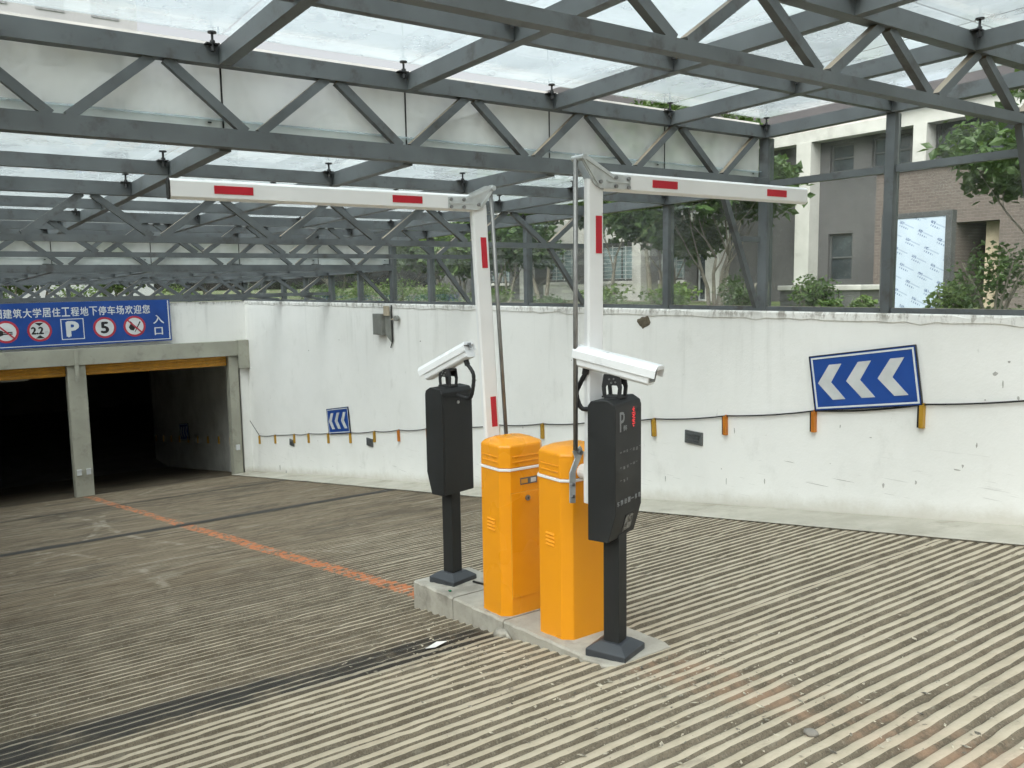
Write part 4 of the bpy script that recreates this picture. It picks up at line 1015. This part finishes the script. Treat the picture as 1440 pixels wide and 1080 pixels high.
for k_ in range(800):
    if k_ < 520: x = 3.15-abs(q_.gauss(0, .9)); y = -3.05+q_.gauss(0, .55)
    elif k_ < 760: x = 4.1+q_.gauss(0, .5); y = -2.75+abs(q_.gauss(0, .35))
    else: x = q_.uniform(1.2, 9); y = q_.uniform(-6.4, .3)
    if IX0-.02 < x < IX1+.02 and IYR-.02 < y < IYL+.02: continue
    r_ = q_.uniform(.003, .009) if q_.random() < .85 else q_.uniform(.009, .016); a = q_.uniform(0, 6.28); z = rz(x)-RH+.010+q_.uniform(-.003, .006)
    p = [(x+r_*math.cos(a+i*1.57)*(1.6 if i % 2 else .7), y+r_*math.sin(a+i*1.57)*(1.6 if i % 2 else .7), z+q_.uniform(0, .006)) for i in range(4)]
    lt.add(p+[(x, y, z+.005)], [(0, 1, 4), (1, 2, 4), (2, 3, 4), (3, 0, 4), (3, 2, 1, 0)])
lo = lt.build('litter', M['litter']); lo['kind'] = 'stuff'; lo['label'] = 'bits of dry leaf and grit caught in the grooves'; lo['category'] = 'litter'

# ------------------------------------------------------------------ outside: building behind the glass
FY = -20.0
bld = thing('grey_building', 'dark grey rendered building with white columns and beam behind the glazing', 'building', (15, FY, GZ))
def B(mb, nm, mat, par=None):
    o = mb.build(nm, M[mat], par or bld); o.matrix_parent_inverse = Matrix.Translation((-15, -FY, -GZ)); return o
WX0, WX1, WZ1 = 2.0, 34.0, 8.6
OPEN = [(13.0, 13.68, 4.28, 5.00, 'a'), (12.97, 13.67, 1.50, 2.72, 'a'), (9.06, 10.87, 4.06, 5.26, 'b'), (6.6, 8.4, 4.06, 5.26, 'b'), (17.50, 18.24, GZ, 2.42, 'd'), (20.73, 22.67, 1.62, 2.80, 'c'), (18.75, 19.7, 1.62, 2.80, 'c'), (11.5, 12.5, 4.28, 5.0, 'a'),
        (24.2, 25.6, 1.62, 2.8, 'c'), (24.2, 25.6, 4.2, 5.2, 'a'), (20.73, 22.67, 4.2, 5.2, 'a'), (17.4, 18.4, 4.2, 5.2, 'a'), (28.2, 29.6, 1.62, 2.8, 'c'), (28.2, 29.6, 4.2, 5.2, 'a')]
# wall as strips round the openings
xsx = sorted({WX0, WX1}|{v for o in OPEN for v in o[:2]})
for xa, xb in zip(xsx, xsx[1:]):
    xm = (xa+xb)/2; hs2 = sorted([(o[2], o[3]) for o in OPEN if o[0] < xm < o[1]]); z = GZ-.3
    for (za, zb_) in hs2+[(WZ1, WZ1)]:
        if za > z+.001: B(MB().box(xa, xb, FY-.25, FY, z, za), 'wall_panel', 'facade')
        z = zb_
B(MB().box(WX0, WX1, FY-8, FY-.26, WZ1-.02, WZ1+.1), 'roof', 'facade'); B(MB().box(WX0, WX1, FY-.6, FY-.5, GZ, WZ1), 'inner_backing', 'win_frame')
for (xa, xb, za, zb_, kd) in OPEN:
    wn = bpy.data.objects.new('window' if kd != 'd' else 'door', None); COL.objects.link(wn); wn.parent = bld; wn.location = ((xa+xb)/2-15, 0, (za+zb_)/2-GZ)
    ox, oz = (xa+xb)/2, (za+zb_)/2; W, H = (xb-xa)/2, (zb_-za)/2
    fr = MB(); ft = .05
    for a in ((-W, W, H-ft, H), (-W, W, -H, -H+ft), (-W, -W+ft, -H+ft, H-ft), (W-ft, W, -H+ft, H-ft)): fr.box(a[0], a[1], -.14, -.08, a[2], a[3])
    if W > .5: fr.box(-.025, .025, -.139, -.081, -H+ft, H-ft)
    else: fr.box(-W+ft, W-ft, -.139, -.081, -.02, .02)
    fr.build('frame', M['bar_white'] if kd == 'd' else M['win_frame'], wn)
    MB().box(-W+ft, W-ft, -.12, -.11, -H+ft, H-ft).build('pane', M['curtain_glass'] if kd == 'c' else M['win_glass'], wn)
    if kd == 'c':
        nb = 9
        for i in range(nb): MB().box(-W, W, .015, .03, -H+2*H*(i+.5)/nb-.008, -H+2*H*(i+.5)/nb+.008).build('bar', M['bar_white'], wn)
        for xx in (-W+.02, -W/3, W/3, W-.02): MB().box(xx-.012, xx+.012, .0305, .045, -H, H).build('bar', M['bar_white'], wn)
        MB().box(-W-.1, W+.1, .002, .10, -H-.12, -H-.02).build('sill', M['facade_white'], wn)
for (xa, xb, z1) in ((13.97, 14.41, 5.1), (10.88, 11.20, 5.1), (17.0, 17.53, 4.4), (20.26, 20.67, 5.1), (26.5, 26.95, 5.1), (6.0, 6.35, 5.1)):
    B(MB().box(xa, xb, FY+.002, FY+.42, GZ-.3, z1), 'column', 'facade_white')
B(MB().box(WX0, WX1, FY+.002, FY+.40, 5.1, 5.52), 'beam', 'facade_white')
B(MB().box(8.6, 11.6, FY+.002, FY+.55, 5.52, 5.60), 'ledge', 'facade_white')
B(MB().box(20.68, 25.9, FY+.002, FY+.06, GZ-.3, 1.50), 'white_apron', 'facade_white'); B(MB().box(20.68, 25.9, FY+.002, FY+.06, 2.92, 4.1), 'white_apron', 'facade_white')
B(MB().box(16.9, 19.4, FY+.003, FY+1.2, 3.30, 3.52), 'door_canopy', 'facade_white')
B(MB().box(19.15, 19.28, FY+.002, FY+.02, 1.75, 2.15), 'white_notice', 'facade_white')
# brick volume in front, right
bv = thing('brick_porch', 'brown brick porch volume with dark doorway behind the white board', 'building', (6.8, -17.0, GZ))
def BV(mb, nm, mat):
    o = mb.build(nm, M[mat], bv); o.matrix_parent_inverse = Matrix.Translation((-6.8, 17.0, -GZ)); return o
BV(MB().box(2.0, 10.5, -19.7, -17.0, 2.62, 3.75), 'upper_wall', 'brick'); BV(MB().box(8.78, 10.5, -19.7, -17.0, GZ-.3, 2.619), 'side_wall', 'brick'); BV(MB().box(2.0, 7.95, -19.7, -17.0, GZ-.3, 2.619), 'side_wall', 'brick')
BV(MB().box(7.951, 8.36, -19.7, -17.35, GZ-.3, 2.618), 'door_reveal', 'card')
BV(MB().box(8.361, 8.779, -19.7, -18.4, GZ-.3, 2.618), 'door_recess', 'win_frame'); BV(MB().box(1.9, 10.6, -19.69, -16.93, 3.751, 3.86), 'coping', 'facade')
# white board in protective film
bd_ = thing('display_board', 'tall white display board in blue-printed protective film behind the glass', 'board', (6.76, -12.0, GZ))
MB().box(-.45, .46, -.05, .05, .12, 1.455).build('panel', M['film'], bd_, bevel=.004)
q = MB(); q.box(-.54, -.451, -.06, .06, -.1, 1.53); q.box(.461, .51, -.06, .06, -.1, 1.53); q.box(-.45, .46, -.06, .06, 1.456, 1.53); q.build('frame', M['win_frame'], bd_)
# planter
pl = thing('planter_wall', 'low grey planter with white slab top behind the glazing', 'planter', (9.5, -14.0, GZ))
MB().box(-.87, .87, -.4, .4, .40, .49).build('slab', M['facade_white'], pl, bevel=.01)
for i in range(4): MB().box(-.83+i*.42, -.83+i*.42+.40, -.36, .36, -.2, .399).build('panel', M['dark_plate'], pl)
# far block
fb = thing('apartment_block', 'tall pale apartment block seen dimly through the dirty glass', 'building', (62, -4, GZ))
MB().box(-5, 5, -9, 9, -.2, 27).build('wall', M['block'], fb)
M['block_win'] = paint('far_block_window', (.27, .29, .31), .6)
wm = MB().box(-.04, .03, -.75, .75, -.75, .75).mesh('window', M['block_win'])
for fl in range(8):
    for k_ in range(6): link('window', wm, fb, (-5.0, -7.2+k_*2.9, 2.4+fl*3.0))

# ------------------------------------------------------------------ trees, shrubs
def leaf_cloud(mb, centre, rad, n, size, q_, flat_=1.0):
    for _ in range(n):
        while True:
            p = Vector((q_.uniform(-1, 1), q_.uniform(-1, 1), q_.uniform(-1, 1)))
            if p.length <= 1 and p.length > q_.random()*.75: break
        p = Vector(centre)+Vector((p.x*rad, p.y*rad, p.z*rad*flat_))
        s = size*q_.uniform(.55, 1.25); d = Vector((q_.gauss(0, 1), q_.gauss(0, 1), q_.gauss(-.35, .6))).normalized()
        a = Vector((q_.gauss(0, 1), q_.gauss(0, 1), q_.gauss(0, .5))); a = (a-d*a.dot(d)).normalized(); nrm = d.cross(a)
        tip = p+d*s; m1 = p+d*s*.45+a*s*.33-nrm*s*.06; m2 = p+d*s*.45-a*s*.33-nrm*s*.06
        mb.add([p, m1, tip, m2, p+d*s*.5+nrm*s*.05], [(0, 1, 4), (1, 2, 4), (2, 3, 4), (3, 0, 4)])
def limb(mb, p, d, ln, r, depth, q_, ends, spread=.55):
    pts = [p]; rs = [r]; cur = Vector(p); dd = Vector(d)
    for i in range(4):
        dd = (dd+Vector((q_.gauss(0, .10), q_.gauss(0, .10), q_.gauss(.03, .05)))).normalized(); cur = cur+dd*ln/4; pts.append(cur.copy()); rs.append(r*(1-.12*(i+1)))
    mb.tube(pts, rs, 7 if depth > 1 else 5)
    if depth == 0: ends.append(pts[-1]); ends.append(pts[-2]); return
    for i in range(q_.randint(2, 3)):
        a = q_.uniform(0, 6.28); nd = (dd+Vector((math.cos(a)*spread, math.sin(a)*spread, q_.uniform(-.1, .35)))).normalized()
        limb(mb, pts[-1] if i else pts[-2], nd, ln*q_.uniform(.6, .82), rs[-1]*.72, depth-1, q_, ends, spread)
def tree(x, y, h, label, seed, leaf='leafA', trunks=1, lsize=.17, nleaf=70, crad=.55, tr=.075, bare=.34, grp='trees behind the glazing'):
    q_ = random.Random(seed); t = thing('garden_tree', label, 'tree', (x, y, GZ), (0, 0, 0), grp)
    mb = MB(); ends = []
    for k_ in range(trunks):
        a = 6.28*k_/max(1, trunks)+q_.random(); lean = .0 if trunks == 1 else .24
        d = Vector((math.cos(a)*lean+q_.gauss(0, .03), math.sin(a)*lean+q_.gauss(0, .03), 1)).normalized()
        limb(mb, Vector((math.cos(a)*.06*(trunks > 1), math.sin(a)*.06*(trunks > 1), -.1)), d, h*bare, tr, 3, q_, ends)
    mb.build('trunk', M['bark'], t, smooth=True)
    lb = MB()
    for e in ends: leaf_cloud(lb, e, crad*q_.uniform(.6, 1.2), int(nleaf*q_.uniform(.5, 1.3)), lsize, q_, .75)
    lb.build('crown', M[leaf], t); return t
def shrub(x, y, r, h, label, seed, leaf='leafB', n=800, grp='shrubs behind the glazing', lsize=.075):
    q_ = random.Random(seed); t = thing('shrub', label, 'shrub', (x, y, GZ), (0, 0, 0), grp)
    st = MB()
    for k_ in range(6):
        a = q_.uniform(0, 6.28); st.tube([(0, 0, -.05), (math.cos(a)*r*.3, math.sin(a)*r*.3, h*.4), (math.cos(a)*r*.6, math.sin(a)*r*.6, h*.75)], [.018, .012, .006], 5)
    st.build('stem', M['bark'], t)
    lb = MB()
    for k_ in range(9):
        a = q_.uniform(0, 6.28); rr_ = r*q_.uniform(0, .65); leaf_cloud(lb, (math.cos(a)*rr_, math.sin(a)*rr_, h*q_.uniform(.35, .72)), r*.5, n//9, lsize, q_, min(1.0, h/r*.55))
    lb.build('foliage', M[leaf], t); return t
def T(x, y, label, seed, leaf, trunks, seg, nleaf, crad, lsize=.17, tr=.05, grp='trees behind the glazing'): return tree(x, y, seg/.34, label, seed, leaf, trunks, lsize, nleaf, crad, tr, .34, grp)
T(9.85, -11.2, 'multi-stemmed bare-limbed tree between the middle glazing posts', 3, 'leafA', 4, 1.15, 60, .45, .18, .042)
T(13.45, -12.2, 'slim single-trunk tree right of the near barrier upright', 12, 'leafC', 1, 1.25, 120, .50, .21, .055)
T(11.6, -12.0, 'leafy young tree left of the multi-stemmed tree', 19, 'leafA', 2, .95, 80, .45, .2, .04)
T(15.9, -11.2, 'leafy tree behind the link rods, left of the near upright', 21, 'leafA', 3, .9, 90, .50, .19, .04)
T(18.4, -11.6, 'dense tree right of the first upright arm', 31, 'leafB', 3, .8, 90, .60, .19, .05)
T(20.8, -12.2, 'dark dense tree left of the first upright arm', 41, 'leafA', 3, .95, 80, .65, .2, .06)
T(24.0, -11.4, 'dark tree behind the pane with the step post', 43, 'leafC', 3, 1.0, 80, .7, .2, .06)
T(28.0, -12.5, 'dark tree far beyond the glazing by the entrance corner', 42, 'leafC', 3, 1.1, 80, .8, .22, .07)
T(3.75, -9.55, 'overhanging tree at the right edge, leaves before the brick', 57, 'leafA', 2, .92, 60, .36, .13, .04)
T(16.8, -16.8, 'tall tree before the grey building, seen above the clear glass', 61, 'leafA', 2, 2.1, 80, .9, .2, .08)
T(13.1, -15.2, 'pale green tree by the corner of the grey building', 66, 'leafB', 1, 1.35, 45, .45, .17, .045)
T(21.5, -16.5, 'tall tree in front of the barred windows', 71, 'leafA', 2, 1.6, 80, .9, .22, .08)
T(26.0, -17.5, 'tall tree at the far end of the grey building', 72, 'leafC', 2, 2.0, 80, 1.0, .22, .09)
T(26.0, -4.8, 'round green tree straight above the garage entrance', 81, 'leafB', 2, .7, 80, .6, .17, .06)
T(25.5, -2.2, 'green tree above the left bay of the entrance', 83, 'leafB', 2, .7, 80, .6, .17, .06)
T(27.0, -7.4, 'mid green tree above the right corner of the entrance', 86, 'leafA', 3, .8, 80, .7, .18, .06)
T(29.0, -3.4, 'broad tree farther back above the entrance', 88, 'leafA', 3, .9, 80, .9, .18, .06)
T(30.5, -5.9, 'dark broad tree at the back above the entrance', 89, 'leafC', 3, 1.0, 80, .9, .2, .06)
T(29.5, -.5, 'tree far behind the left of the canopy', 90, 'leafA', 3, .9, 80, .9, .2, .07)
SH = [(9.1, -9.5, .55, .62, 'leafB', 'low bright shrub right of the foot of the multi-stemmed tree'), (10.9, -9.6, .55, .62, 'leafB', 'bright green shrub left of the multi-stemmed tree'), (8.2, -9.9, .40, .75, 'leafC', 'dark shrub beside the main glazing post'),
      (7.35, -10.4, .42, .72, 'leafA', 'round shrub just right of the main glazing post'), (4.55, -9.7, .55, 1.0, 'leafA', 'tall bushy shrub at the right edge before the brick porch'), (5.3, -10.2, .38, .60, 'leafB', 'shrub with pale leaves right of the display board'), (7.05, -11.2, .22, .40, 'leafB', 'small plant at the foot of the display board'),
      (6.55, -9.6, .2, .36, 'leafB', 'small plant in front of the planter'), (14.6, -9.9, .6, .60, 'leafB', 'bright shrub behind the middle of the glazing'), (16.2, -9.6, .7, .72, 'leafB', 'yellow-green shrub right of the first upright arm'), (18.2, -9.8, .8, .85, 'leafB', 'large bright shrub left of the first upright arm'),
      (20.8, -10.0, .8, .85, 'leafB', 'bright shrub in the pane by the step post'), (13.0, -10.2, .5, .42, 'leafA', 'low shrub at the foot of the slim tree'), (23.4, -10.0, .9, .9, 'leafA', 'dark shrub beyond the step post'), (24.0, -6.2, .6, .75, 'leafB', 'shrub on the lawn above the right garage bay'), (23.8, -3.6, .6, .8, 'leafB', 'shrub on the lawn above the middle column'), (24.0, -1.8, .6, .75, 'leafA', 'shrub on the lawn above the left garage bay')]
for i, (x, y, r_, h_, lf, lb_) in enumerate(SH): shrub(x, y, r_, h_, lb_, 200+i, lf)
